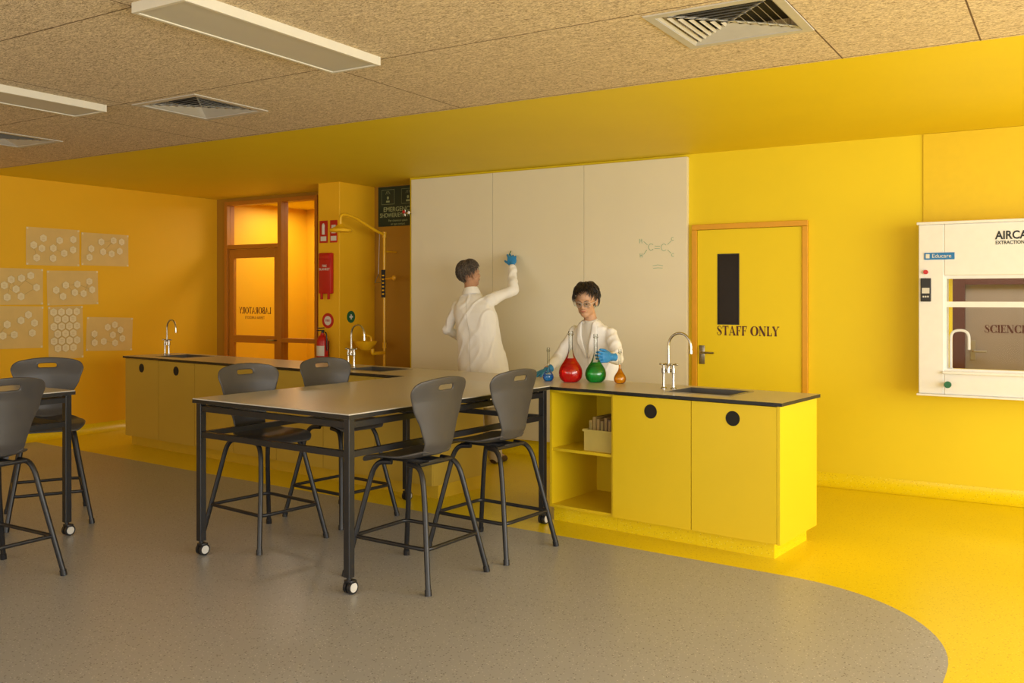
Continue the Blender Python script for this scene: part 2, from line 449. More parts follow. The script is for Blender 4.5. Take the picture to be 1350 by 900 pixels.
def cove(path, name):
    bm = newbm(); r = .10; rows = []
    for (x, y, nx, ny) in path:
        row = []
        for k in range(9):
            a = R(90*k/8)
            off = r-r*math.sin(a); z = r-r*math.cos(a)
            row.append(bm.verts.new((x+nx*(off+.002), y+ny*(off+.002), z+.0015)))
        rows.append(row)
    for a, b in zip(rows, rows[1:]):
        for k in range(8): bm.faces.new((a[k], a[k+1], b[k+1], b[k]))
    struct(mk(name, bm, m_yelfloor))
cove([(3.6, VB, 0, -1), (-5.9, VB, 0, -1)], 'baseboard_back')
cove([(UL, -3.6, 1, 0), (UL, VR, 1, 0)], 'baseboard_left')

# ------------------------------------------------------------------ whiteboard
wb = thing('whiteboard', 'large cream wall board of three panels with green marker writing', 'whiteboard', (-4.355, VB, 0))
for i in range(3):
    bm = newbm(); x0 = -1.495+i*.9985
    box(bm, x0, x0+.995, -.045, 0, .14, 2.715, bev=.0015)
    mk('panel', bm, m_board, wb, smooth=False)
yy = -.0465
def stroke(bm, pts, w=.0036):
    tube(bm, [V((a, yy, b)) for a, b in pts], w/2, 6)
bm = newbm()
def hc(x, z, s, n=9): return [(x+s*math.cos(R(40+280*k/n))*.8, z+s*math.sin(R(40+280*k/n))) for k in range(n+1)]
stroke(bm, hc(1.165, 1.945, .030)); stroke(bm, hc(1.285, 1.938, .031))
stroke(bm, [(1.200, 1.952), (1.248, 1.948)]); stroke(bm, [(1.198, 1.931), (1.246, 1.928)])
stroke(bm, [(1.13, 1.965), (1.095, 1.995)]); stroke(bm, [(1.125, 1.92), (1.095, 1.88)]); stroke(bm, [(1.32, 1.962), (1.352, 1.992)]); stroke(bm, [(1.32, 1.915), (1.352, 1.885)])
stroke(bm, [(1.055, 2.02), (1.058, 1.98)]); stroke(bm, [(1.075, 2.02), (1.078, 1.98)]); stroke(bm, [(1.056, 2.0), (1.077, 2.002)])
stroke(bm, [(1.060, 1.89), (1.062, 1.855)]); stroke(bm, [(1.078, 1.89), (1.080, 1.855)]); stroke(bm, [(1.061, 1.872), (1.079, 1.873)])
stroke(bm, hc(1.365, 2.01, .014, 8)); stroke(bm, hc(1.368, 1.870, .014, 8))
mk('marker_writing', bm, m_marker, wb)
bm = newbm(); stroke(bm, [(1.18, 1.78), (1.23, 1.786), (1.275, 1.779)]); stroke(bm, [(1.185, 1.757), (1.23, 1.76), (1.272, 1.757)])
mk('marker_writing', bm, m_marker, wb)

gt = thing('gas_tap', 'small red and chrome gas taps on the wall beside the board', 'tap', (-5.882, VB, 2.37))
dx = -.008
bm = newbm(); cyl(bm, (dx, 0, 0), (dx, -.10, 0), .008, 10); cyl(bm, (dx, -.10, -.03), (dx, -.10, .03), .01, 10); cyl(bm, (dx, -.10, 0), (dx+.06, -.10, 0), .008, 10)
mk('valve', bm, m_chrome, gt)
bm = newbm(); ellipsoid(bm, (dx, -.12, .01), (.018, .012, .018)); mk('knob', bm, m_red, gt)
bm = newbm(); ellipsoid(bm, (dx+.065, -.12, .0), (.016, .012, .016)); mk('knob', bm, m_white, gt)

# ------------------------------------------------------------------ staff door
d1 = thing('door_1', 'yellow door with narrow vision panel and lettering', 'door', (-2.33, VB, 0)); struct(d1)
bm = newbm()
for x0, x1, z0, z1 in ((-.490, -.445, 0, 2.079), (.445, .490, 0, 2.079), (-.490, .490, 2.080, 2.125)):
    box(bm, x0, x1, -.036, 0, z0, z1, bev=.003)
mk('frame', bm, m_frame2, d1, smooth=False)
bm = newbm()
wx0, wx1, wz0, wz1 = -.265, -.075, 1.27, 1.87
for x0, x1, z0, z1 in ((-.442, wx0, .01, 2.075), (wx1, .442, .01, 2.075), (wx0, wx1, .01, wz0), (wx0, wx1, wz1, 2.075)):
    box(bm, x0, x1, -.022, 0, z0, z1)
mk('leaf', bm, m_yel, d1, smooth=False)
bm = newbm(); box(bm, wx0, wx1, -.016, -.004, wz0, wz1)
for x0, x1, z0, z1 in ((wx0, wx0+.008, wz0+.008, wz1-.008), (wx1-.008, wx1, wz0+.008, wz1-.008), (wx0, wx1, wz0, wz0+.008), (wx0, wx1, wz1-.008, wz1)): box(bm, x0, x1, -.025, -.0165, z0, z1, 1)
mk('vision_panel', bm, [mat('dark_glass', (.020, .013, .006), .25, spec=.12), m_edge], d1, smooth=False)
bm = newbm(); glyphs(bm, 'STAFF ONLY', .080, WB(-.005, -.0235, 1.22), xs=.93)
mk('lettering', bm, m_text, d1, smooth=False, normals=False)
bm = newbm(); box(bm, -.425, -.375, -.03, -.022, .93, 1.09, bev=.003)
tube(bm, fillet([(-.40, -.022, 1.03), (-.40, -.075, 1.03), (-.28, -.075, 1.03)], .02), .009, 10)
mk('handle', bm, m_steel, d1)

# ------------------------------------------------------------------ laboratory door (glazed)
d2 = thing('door_2', 'ochre framed glazed laboratory door with sidelight', 'door', (-9.13, VR, 0)); struct(d2)
W = 1.57
bm = newbm()
def fr(x0, x1, z0, z1, y0=-.03, y1=.09): box(bm, x0, x1, y0, y1, z0, z1, bev=.003)
fr(0, .05, 0, 2.70); fr(.93, .99, 0, 2.70); fr(W-.04, W, 0, 2.70); fr(.051, .929, 2.65, 2.699); fr(.991, W-.041, 2.65, 2.699); fr(.051, .929, 2.105, 2.155)
fr(.991, W-.041, .96, 1.01); fr(.991, W-.041, 0, .10)
mk('frame', bm, m_brown, d2, smooth=False)
bm = newbm()
def lf(x0, x1, z0, z1): box(bm, x0, x1, 0, .045, z0, z1, bev=.002)
lf(.055, .135, .01, 2.10); lf(.845, .925, .01, 2.10); lf(.1355, .8445, 1.99, 2.10); lf(.1355, .8445, .94, 1.03); lf(.1355, .8445, .01, .13)
mk('leaf', bm, m_brown, d2, smooth=False)
for x0, x1, z0, z1 in ((.135, .845, 1.03, 1.99), (.135, .845, .13, .94), (.05, .93, 2.155, 2.65), (.99, W-.04, 1.01, 2.65), (.99, W-.04, .10, .96)):
    bm = newbm(); box(bm, x0, x1, .018, .024, z0, z1)
    mk('glass', bm, m_glassdoor, d2, smooth=False)
bm = newbm()
MX = Matrix.Diagonal((-1, 1, 1, 1))
glyphs(bm, 'LABORATORY', .080, WB(.50, .012, 1.34) @ MX, xs=.90, wt=1.1)
text(bm, 'TERRA KARDOTI', .05, WB(.50, .012, 1.25) @ MX, 0, xs=.9)
mk('lettering', bm, m_text, d2, smooth=False, normals=False)
bm = newbm(); tube(bm, fillet([(.88, 0, .98), (.88, -.05, .98), (.77, -.05, .98)], .02), .01, 8)
mk('handle', bm, m_steel, d2)

# ------------------------------------------------------------------ posters
def poster(v0, v1, z0, z1, lab, pat, seed, tilt=0.):
    rnd = random.Random(seed)
    w = v1-v0; h = z1-z0
    bm = newbm()
    nx, nz = 8, 6; gr = []
    for i in range(nx+1):
        gr.append([bm.verts.new((.001+.004*(noise.noise(V((i*.4, j*.4, seed)))+.5), -w/2+w*i/nx, -h/2+h*j/nz)) for j in range(nz+1)])
    for i in range(nx):
        for j in range(nz): bm.faces.new((gr[i][j], gr[i+1][j], gr[i+1][j+1], gr[i][j+1]))
    X = .0075
    def hexa(y, z, r):
        vs = [bm.verts.new((X+.0006, y+r*math.cos(R(60*k+30)), z+r*math.sin(R(60*k+30)))) for k in range(6)]
        f = bm.faces.new(vs); f.material_index = 1
        vi = [bm.verts.new((X+.0002, y+r*1.05*math.cos(R(60*k+30)), z+r*1.05*math.sin(R(60*k+30)))) for k in range(6)]
        f = bm.faces.new(vi); f.material_index = 2
        for q in (-.3, 0, .3):
            vs = [bm.verts.new((X+.001, y+a*r, z+q*r+b)) for a, b in ((-.4, -.001), (.35, -.001), (.35, .001), (-.4, .001))]
            f = bm.faces.new(vs); f.material_index = 2
    if pat == 'full':
        r = .048; row = 0; z = h/2-.06
        while z > -h/2+.05:
            y = -w/2+.06+(row % 2)*r*.9
            while y < w/2-.05: hexa(y, z, r*.92); y += r*1.85
            z -= r*1.62; row += 1
    else:
        pts = []
        for k in range(pat):
            for _ in range(60):
                y = rnd.uniform(-w/2+.07, w/2-.07); z = rnd.uniform(-h/2+.07, h/2-.07)
                if abs(z*w/h-y*.6) > w*.35: continue
                if all((y-a)**2+(z-b)**2 > .0085 for a, b in pts): pts.append((y, z)); break
        for a, b in zip(pts, pts[1:]):
            if (a[0]-b[0])**2+(a[1]-b[1])**2 < .05:
                tube(bm, [V((X-.001, a[0], a[1])), V((X-.001, b[0], b[1]))], .0015, 4, mi=2)
        for y, z in pts: hexa(y, z, .042)
    for (a, b) in ((-1, -1), (1, -1), (-1, 1), (1, 1)):
        y = a*(w/2-.012); z = b*(h/2-.012); box(bm, .002, .0085, y-.01, y+.01, z-.01, z+.01, 1)
    o = mk('poster', bm, [m_paper, m_paperhex, m_ink], normals=False)
    o.location = (UL, (v0+v1)/2, (z0+z1)/2); o.rotation_euler = (R(tilt), 0, 0)
    top(o, lab, 'poster', 'hexagon diagram sheets pinned on the wall')
poster(5.506, 6.105, 1.84, 2.236, 'buff paper sheet with a cluster of white hexagons', 12, 1)
poster(6.13, 6.717, 1.855, 2.215, 'buff paper sheet with hexagons linked by pencil lines', 8, 2)
poster(5.10, 5.69, 1.425, 1.80, 'buff paper sheet with scattered hexagons and lines', 9, 3)
poster(5.735, 6.331, 1.42, 1.79, 'wide buff paper sheet with a diagonal run of hexagons', 10, 4, 1)
poster(5.10, 5.69, .975, 1.41, 'buff paper sheet with a branching chain of hexagons', 9, 5, -1)
poster(5.75, 6.15, .838, 1.405, 'upright buff paper sheet covered with hexagon grid', 'full', 6, 1)
poster(6.19, 6.77, .90, 1.275, 'low buff paper sheet with a row of hexagons', 10, 7, -2)

# ------------------------------------------------------------------ signs, fire gear on column
CF = 7.42
def flat(name, lab, cat, x, z, w, h, mats, fn, y=CF, group=None):
    bm = newbm(); box(bm, x-w/2, x+w/2, y-.006, y, z-h/2, z+h/2, 0)
    fn(bm)
    o = mk(name, bm, mats, smooth=False); top(o, lab, cat, group); return o
def fs1(bm):
    x, z, y = -6.935, 2.21, CF-.0065
    lathe(bm, [(0, 0), (.018, 0), (.018, .10), (.008, .12), (0, .12)], 12, (x, y-.001, z-.03), 1)
    box(bm, x-.04, x+.04, y-.001, y, z-.10, z-.05, 1)
flat('fire_sign', 'small red fire extinguisher sign with white symbol', 'sign', -6.935, 2.21, .115, .24, [m_red, m_textwht], fs1)
def fs2(bm):
    x, z, y = -6.79, 2.21, CF-.0065
    box(bm, x-.03, x+.03, y-.001, y, z-.02, z+.07, 1); box(bm, x-.04, x+.04, y-.001, y, z-.10, z-.05, 1)
flat('fire_sign', 'small red fire blanket sign with white symbol', 'sign', -6.79, 2.21, .10, .24, [m_red, m_textwht], fs2)
fb = thing('fire_blanket', 'red fire blanket pouch hanging on the column', 'fire blanket', (-6.88, CF, 1.76))
bm = newbm(); box(bm, -.09, .09, -.05, 0, -.22, .22, bev=.012); box(bm, -.07, .07, -.06, -.04, .15, .20, bev=.005)
mk('pouch', bm, m_red, fb)
bm = newbm(); text(bm, 'FIRE\nBLANKET', .036, WB(0, -.0515, .06), 0)
mk('lettering', bm, m_textwht, fb)
for x in (-.05, .05):
    bm = newbm(); box(bm, x-.012, x+.012, -.05, -.03, -.28, -.21, bev=.003); mk('pull_tab', bm, m_red, fb)
fe = thing('fire_extinguisher', 'red fire extinguisher mounted on the column', 'fire extinguisher', (-6.88, CF-.08, .79))
fe.scale = (.8, .8, .72)
bm = newbm(); lathe(bm, [(0, 0), (.07, 0), (.078, .02), (.078, .34), (.06, .40), (.03, .43), (.025, .46), (0, .46)], 24)
mk('cylinder', bm, m_red, fe)
bm = newbm(); cyl(bm, (0, 0, .46), (0, 0, .50), .018); box(bm, -.012, .012, -.10, .03, .49, .505, bev=.003); box(bm, -.012, .012, -.09, .03, .525, .54, bev=.003)
tube(bm, fillet([(0, 0, .48), (.09, -.02, .47), (.10, -.02, .2)], .06), .009, 8)
mk('valve_handle', bm, m_black, fe)
bm = newbm()
rows = [[bm.verts.new((.0795*math.sin(R(a)), -.0795*math.cos(R(a)), z)) for a in range(-60, 61, 12)] for z in (.12, .27)]
for i in range(10): bm.faces.new((rows[0][i], rows[0][i+1], rows[1][i+1], rows[1][i]))
mk('paper_label', bm, m_textwht, fe)
bm = newbm(); box(bm, -.03, .03, .07, .0998, .10, .34); mk('bracket', bm, m_black, fe)
bm = newbm(); MR = Matrix.Translation((-6.875, CF, 1.25)) @ Matrix.Rotation(R(90), 4, 'X')
lathe(bm, [(0, 0), (.082, 0), (.082, .004), (0, .004)], 28, M=MR)
lathe(bm, [(0, .004), (.050, .004), (.050, .005), (0, .005)], 28, mi=1, M=MR)
text(bm, 'FIRE', .036, WB(-6.875, CF-.0062, 1.25), 0)
top(mk('fire_sign', bm, [m_red, m_textwht]), 'round white and red extinguisher sign', 'sign')
bm = newbm()
MM = Matrix.Translation((-6.71, 7.60, 1.29)) @ Matrix.Rotation(R(90), 4, 'Y')
lathe(bm, [(0, 0), (.065, 0), (.065, .004), (0, .004)], 28, M=MM)
box(bm, -6.706, -6.7045, 7.590, 7.610, 1.262, 1.318, 1); box(bm, -6.706, -6.7045, 7.572, 7.590, 1.28, 1.30, 1); box(bm, -6.706, -6.7045, 7.610, 7.628, 1.28, 1.30, 1)
top(mk('first_aid_sign', bm, [m_greenb, m_textwht]), 'round green first aid sign with white cross', 'sign')
SX0 = -6.375
def es(bm):
    y = VR-.007; x = SX0
    text(bm, 'EMERGENCY', .072, WB(x, y, 2.475), 1, bold=.0008); text(bm, 'SHOWER/EYEWASH', .068, WB(x, y, 2.41), 1, bold=.0008, xs=.84)
    for k in range(2): text(bm, ('For chemical splash', 'or eye contact')[k], .034, WB(x, y, 2.352-.038*k), 1)
    for dx in (-.14, .14):
        box(bm, x+dx-.091, x+dx+.091, y-.0005, y, 2.533, 2.697, 1); box(bm, x+dx-.088, x+dx+.088, y-.001, y-.0005, 2.536, 2.694, 0)
        ellipsoid(bm, (x+dx, y-.001, 2.605), (.014, .002, .018), mi=1); box(bm, x+dx-.025, x+dx+.025, y-.002, y, 2.555, 2.575, 1)
        for q in (-.03, 0, .03): tube(bm, [V((x+dx+q*.4, y-.001, 2.68)), V((x+dx+q, y-.001, 2.645))], .002, 5, mi=1)
flat('safety_sign', 'dark green emergency shower and eyewash sign', 'sign', SX0, 2.51, .56, .44, [m_green, m_textyel], es, VR)

# ------------------------------------------------------------------ emergency shower
sh = thing('emergency_shower', 'orange-yellow pipe emergency shower with eyewash bowl', 'safety shower', (-6.40, 7.79, 0))
bm = newbm()
tube(bm, fillet([(0, 0, .02), (0, 0, 2.20)], .05), .015, 12)
tube(bm, fillet([(0, 0, 2.18), (0, -.16, 2.22), (0, -.50, 2.34), (0, -.70, 2.36), (0, -.70, 2.24)], .10, 7), .016, 12)
for z in (.98, 2.18): cyl(bm, (0, 0, z-.03), (0, 0, z+.03), .023)
cyl(bm, (0, 0, 2.0), (0, .2, 2.0), .010)
lathe(bm, [(0, .02), (.07, .02), (.07, 0), (.03, 0)], 20)
mk('pipe', bm, m_brass, sh)
bm = newbm(); lathe(bm, [(0, 2.25), (.025, 2.25), (.05, 2.225), (.115, 2.195), (.12, 2.17), (.10, 2.175), (0, 2.185)], 28, (0, -.70, 0))
mk('shower_head', bm, m_brass, sh)
bm = newbm()
tube(bm, fillet([(0, 0, .90), (0, -.2, .90), (0, -.2, .95)], .03), .020, 12)
lathe(bm, [(0, .94), (.05, .94), (.11, 1.0), (.125, 1.035), (.11, 1.035), (.045, .965), (0, .965)], 28, (-.06, -.24, 0))
mk('eyewash_bowl', bm, m_brass, sh)
for x in (-.045, .045):
    bm = newbm(); tube(bm, fillet([(x-.06, -.20, .97), (x-.06, -.20, 1.08), (x*.6-.06, -.25, 1.10)], .03), .012, 10)
    mk('eyewash_nozzle', bm, m_brass, sh)
bm = newbm(); tube(bm, [(0, -.08, 2.2), (0, -.10, 1.75)], .003, 6)
tube(bm, [(-.05, -.10, 1.66), (.05, -.10, 1.66), (0, -.10, 1.75), (-.05, -.10, 1.66)], .005, 6)
mk('pull_handle', bm, m_steel, sh)
bm = newbm(); cyl(bm, (.01, -.01, 1.70), (.18, -.06, 1.71), .010); ellipsoid(bm, (.18, -.06, 1.71), (.028, .018, .028)); mk('valve', bm, m_frame2, sh)
bm = newbm(); box(bm, -.022, .030, -.026, -.018, 1.50, 1.80, 0)
for k in range(6): box(bm, -.010, .018, -.0272, -.026, 1.53+.04*k, 1.545+.04*k, 1)
mk('instruction_tag', bm, [m_textblk, m_brass], sh, smooth=False)

# ------------------------------------------------------------------ fume cupboard
fc = thing('fume_cupboard', 'white wall-mounted fume cupboard with glass sash', 'fume cupboard', (-.98, 7.3, 0))
bm = newbm()
box(bm, 0, .17, 0, .299, .80, 2.03, bev=.006); box(bm, 1.33, 1.48, 0, .299, .80, 2.03, bev=.006)
box(bm, .17, 1.33, 0, .299, 1.66, 2.03, bev=.006); box(bm, .17, 1.33, 0, .299, .80, .955, bev=.006)
box(bm, -.012, 1.49, -.012, .299, 2.03, 2.05, bev=.004); box(bm, -.012, 1.49, -.02, .299, .785, .80, bev=.004)
box(bm, .16, 1.34, -.03, .05, .95, .968, bev=.005)
mk('body', bm, m_white, fc, smooth=False)
bm = newbm()
for x0, x1, z0, z1 in ((.17, .185, .968, 1.66), (1.315, 1.33, .968, 1.66), (.185, 1.315, 1.43, 1.47), (.185, 1.315, 1.635, 1.66), (.185, 1.315, .968, .985)): box(bm, x0, x1, .03, .055, z0, z1)
mk('sash_frame', bm, m_white, fc, smooth=False)
bm = newbm(); box(bm, .185, 1.315, .04, .044, .985, 1.43); mk('sash_glass', bm, m_glass, fc, smooth=False)
bm = newbm(); box(bm, .185, 1.315, .05, .054, 1.47, 1.635); mk('sash_glass', bm, m_glass, fc, smooth=False)
bm = newbm(); text(bm, 'AIRCARE', .080, WB(.50, -.0015, 1.935), 0, bold=.002, align='LEFT', xs=.85); text(bm, 'EXTRACTION SYSTEM', .034, WB(.50, -.0015, 1.885), 0, align='LEFT', bold=.0005, xs=.85)
mk('lettering', bm, m_textblk, fc)
bm = newbm(); box(bm, .04, .24, -.006, .0, 1.775, 1.825, 0); text(bm, 'Educare', .04, WB(.155, -.007, 1.80), 1); box(bm, .05, .075, -.007, -.006, 1.785, 1.815, 1)
mk('sticker', bm, [m_blue, m_textwht], fc, smooth=False)
bm = newbm(); box(bm, .015, .085, -.012, 0, 1.47, 1.64, 0, bev=.004); box(bm, .025, .075, -.014, -.011, 1.53, 1.57, 1)
for k in range(3): box(bm, .03+.015*k, .04+.015*k, -.015, -.011, 1.50, 1.512, 1)
mk('control_panel', bm, [m_edge, m_lightgrey], fc, smooth=False)
bm = newbm(); cyl(bm, (.05, 0, 1.685), (.05, -.02, 1.685), .016); mk('stop_button', bm, m_red, fc)
bm = newbm(); cyl(bm, (.20, -.001, .875), (.20, -.04, .875), .012, mi=1); cyl(bm, (.20, -.04, .875), (.20, -.06, .875), .024)
mk('valve_knob', bm, [m_greenb, m_steel], fc)
bm = newbm(); tube(bm, fillet([(.20, .15, .955), (.20, .15, 1.26), (.32, .15, 1.26), (.32, .15, 1.12)], .06, 8), .010, 10)
lathe(bm, [(0, 0), (.025, 0), (.025, .02), (.01, .03), (0, .03)], 16, (.20, .15, .955))
mk('swan_neck_tap', bm, m_white, fc)
d3 = thing('door_3', 'maroon framed glazed science room door', 'door', (-1.02, 9.598, 0)); struct(d3)
bm = newbm()
for x0, x1, z0, z1 in ((0, .14, 0, 2.2), (1.1, 1.22, 0, 2.2), (.141, 1.099, 1.62, 1.74), (.141, 1.099, 2.08, 2.2), (.141, 1.099, 0, .15)): box(bm, x0, x1, -.06, -.001, z0, z1)
mk('frame', bm, m_maroon, d3, smooth=False)
bm = newbm(); box(bm, .14, 1.1, -.02, -.002, .15, 2.08); mk('leaf', bm, m_greywall, d3, smooth=False)
bm = newbm(); glyphs(bm, 'SCIENCE', .074, WB(.30, -.0215, 1.21), align='LEFT', xs=.98); mk('lettering', bm, m_text, d3, smooth=False, normals=False)
bm = newbm(); box(bm, .185, .225, -.03, -.02, .92, 1.10); tube(bm, fillet([(.205, -.03, 1.0), (.205, -.07, 1.0), (.32, -.07, 1.0)], .02), .01, 8); mk('handle', bm, m_steel, d3)

# ------------------------------------------------------------------ ceiling fittings
def vent(x, y):
    e = thing('air_vent', 'square louvred air diffuser set in the wood-wool ceiling', 'air vent', (x, y, H), 0, 'ceiling air diffusers')
    bm = newbm(); a = .30; w = .042; z0 = -.006
    for x0, x1, y0, y1 in ((-a, a, -a, -a+w), (-a, a, a-w, a), (-a, -a+w, -a+w, a-w), (a-w, a, -a+w, a-w)):
        box(bm, x0, x1, y0, y1, z0, 0)
    mk('frame', bm, m_alu, e, smooth=False)
    bm = newbm(); box(bm, -.26, .26, -.26, .26, .06, .07); mk('duct_shade_plate', bm, m_dark, e, smooth=False)  # dark plate painted as the shade inside the duct
    bm = newbm()
    s = .256
    while s > .03:
        t = s-.013
        o = [bm.verts.new((i*s, j*s, -.002)) for i, j in ((-1, -1), (1, -1), (1, 1), (-1, 1))]
        n = [bm.verts.new((i*t, j*t, .007)) for i, j in ((-1, -1), (1, -1), (1, 1), (-1, 1))]
        for q in range(4): bm.faces.new((o[q], o[(q+1) % 4], n[(q+1) % 4], n[q]))
        s -= .037
    for i, j in ((-1, -1), (1, -1)): tube(bm, [V((i*.258, j*.258, .010)), V((-i*.258, -j*.258, .010))], .005, 6)
    mk('louvre', bm, m_alu, e, smooth=False)
    return e
v1 = vent(VX[0], VY); dup(v1, (VX[1], VY, H), 0); dup(v1, (VX[2], VY, H), 0)
def lamp(x):
    e = thing('ceiling_light', 'long cream surface-mounted ceiling light panel', 'ceiling light', (x, 3.075, H), 0, 'ceiling light panels')
    bm = newbm(); w = .165; l = .615
    for x0, x1, y0, y1 in ((-w, w, -l, -l+.02), (-w, w, l-.02, l), (-w, -w+.02, -l+.0205, l-.0205), (w-.02, w, -l+.0205, l-.0205)): box(bm, x0, x1, y0, y1, -.045, 0, bev=.002)
    box(bm, -w+.0205, w-.0205, -l+.0205, l-.0205, -.025, 0)
    mk('housing', bm, m_housing, e, smooth=False)
    bm = newbm(); box(bm, -w+.021, w-.021, -l+.021, l-.021, -.040, -.026); mk('lamp_diffuser', bm, m_lamp, e, smooth=False)
    return e
l1 = lamp(-3.22); dup(l1, (-5.49, 3.075, H), 0)

# ------------------------------------------------------------------ bench
BA = -6.; BO = V((-1.42, 5.21, 0)); BM = Matrix.Translation(BO) @ Matrix.Rotation(R(BA), 4, 'Z')
def B(x, y, z=0.): return tuple(BM @ V((x, y, z)))
D = .62
def door_panel(w, z0, z1, hz, hr=.044):
    bm = newbm(); angs = sorted([2*math.pi*k/40 for k in range(40)]+[math.atan2(a-hz, b) % (2*math.pi) for a in (z0, z1) for b in (-w/2, w/2)])
    def outp(a):
        dx, dz = math.cos(a), math.sin(a); ts = []
        if abs(dx) > 1e-9: ts.append((w/2)/abs(dx))
        if dz > 1e-9: ts.append((z1-hz)/dz)
        if dz < -1e-9: ts.append((z0-hz)/dz)
        t = min(ts); return dx*t, hz+dz*t
    ring = []
    for a in angs:
        ox, oz = outp(a); ix, iz = hr*math.cos(a), hz+hr*math.sin(a)
        ring.append([bm.verts.new(c) for c in ((ox, -.018, oz), (ix, -.018, iz), (ix, 0, iz), (ox, 0, oz))])
    n = len(ring)
    for i in range(n):
        a, b = ring[i], ring[(i+1) % n]
        for k in range(4): bm.faces.new((a[k], a[(k+1) % 4], b[(k+1) % 4], b[k]))
    return bm
def cabinet(x1, w, kind, endpanel, lab, grp=None, m=None, fullright=False, pm=None):
    m = m or m_yelcab
    e = thing('base_cabinet', lab, 'cabinet', B(x1-w/2, 0.018), BA, grp)
    bm = newbm(); t = .018; z0, z1 = .10, .884; dp = D-.04
    zl = z1 if kind == 'open' else .70
    box(bm, -w/2+.0005, -w/2+t, 0, dp, z0, zl)
    box(bm, w/2-t, w/2-.0005, -.018 if endpanel else 0, dp, z0, z1 if (endpanel or fullright) else zl)
    box(bm, -w/2+t, w/2-t, 0, dp, z0, z0+t); box(bm, -w/2+t, w/2-t, dp-t, dp, z0+t, z1)
    if kind == 'open': box(bm, -w/2+t, w/2-t, 0, .1, z1-t, z1)
    mk('body', bm, m, e, smooth=False)
    bm = newbm(); box(bm, -w/2+.0005, w/2-(.06 if endpanel else .0005), .05, dp-.01, 0, .099)
    mk('plinth', bm, pm or m_yelfloor, e, smooth=False)
    if kind == 'door':
        ww = w-.005-(.018 if endpanel else 0)
        bm = door_panel(ww, .103, .880, .795)
        o = mk('door', bm, m, e, smooth=False, ang=30)
        if endpanel: o.location.x = -.009
        bm = newbm(); lathe(bm, [(.0435, -.014), (.0435, -.04), (0, -.04)], 32, M=Matrix.Translation((o.location.x, 0, .795)) @ Matrix.Rotation(R(90), 4, 'X') @ Matrix.Diagonal((1, 1, -1, 1)) @ Matrix.Translation((0, 0, .02)))
        mk('finger_hole_shade', bm, m_dark, e)  # black cup stands in for the shade inside the finger hole
    elif kind == 'plain':
        bm = newbm(); box(bm, -w/2+.0025, w/2-.0025, -.018, 0, .103, .880); mk('front_panel', bm, m, e, smooth=False)
    else:
        bm = newbm(); box(bm, -w/2+t, w/2-t, .01, dp-t, .475, .493); mk('shelf', bm, m, e, smooth=False)
    return e
cabinet(0, .55, 'door', True, 'yellow base cabinet at the open bench end with finger hole')
cabinet(-.55, .55, 'door', False, 'yellow base cabinet with finger hole beside the open shelves')
cabinet(-1.10, .50, 'open', False, 'yellow open shelf cabinet holding a storage box', fullright=True)
n = 7; w = (6.87-2.65)/n
GR = 'long bench base cabinets'; LB = 'mustard base cabinet with plain front in long bench'
m_kick = mat('mustard_kickboard', (.58, .38, .02), .5, var=.03)
cabinet(-2.65, w, 'plain', False, LB, GR, m_tancab, True, m_kick)
c0 = cabinet(-2.65-w, w, 'plain', False, LB, GR, m_tancab, False, m_kick)
for i in range(2, n-2): dup(c0, B(-2.65-w*i-w/2, .018), BA)
c1_ = cabinet(-2.65-w*(n-2), w, 'door', False, 'mustard base cabinet with round finger hole beneath the sink', GR, m_tancab, False, m_kick)
dup(c1_, B(-2.65-w*(n-1)-w/2, .018), BA, 'mustard base cabinet with round finger hole at bench end')
bm = newbm()
xs = [-6.90, -6.55, -6.10, -3.80, -3.35, -.80, -.38, .015]; ys = [-.012, .16, .50, D]
holes = {(1, 1), (3, 1), (5, 1)}
z0, z1 = .885, .905
gv = {}
def gvv(i, j, z):
    if (i, j, z) not in gv: gv[(i, j, z)] = bm.verts.new((xs[i], ys[j], z))
    return gv[(i, j, z)]
nx, ny = len(xs)-1, len(ys)-1
solid = lambda i, j: 0 <= i < nx and 0 <= j < ny and (i, j) not in holes
for i in range(nx):
    for j in range(ny):
        if not solid(i, j): continue
        f = bm.faces.new([gvv(i, j, z1), gvv(i+1, j, z1), gvv(i+1, j+1, z1), gvv(i, j+1, z1)])
        f = bm.faces.new([gvv(i, j+1, z0), gvv(i+1, j+1, z0), gvv(i+1, j, z0), gvv(i, j, z0)]); f.material_index = 1
        for (a, b, di, dj) in (((i, j), (i+1, j), 0, -1), ((i+1, j), (i+1, j+1), 1, 0), ((i+1, j+1), (i, j+1), 0, 1), ((i, j+1), (i, j), -1, 0)):
            if not solid(i+di, j+dj):
                f = bm.faces.new([gvv(*a, z0), gvv(*b, z0), gvv(*b, z1), gvv(*a, z1)]); f.material_index = 1
o = mk('worktop', bm, [m_worktop, m_edge], smooth=False)
o.location = BO; o.rotation_euler = (0, 0, R(BA))
top(o, 'long beige laminate worktop with black edge spanning the cabinets', 'worktop')
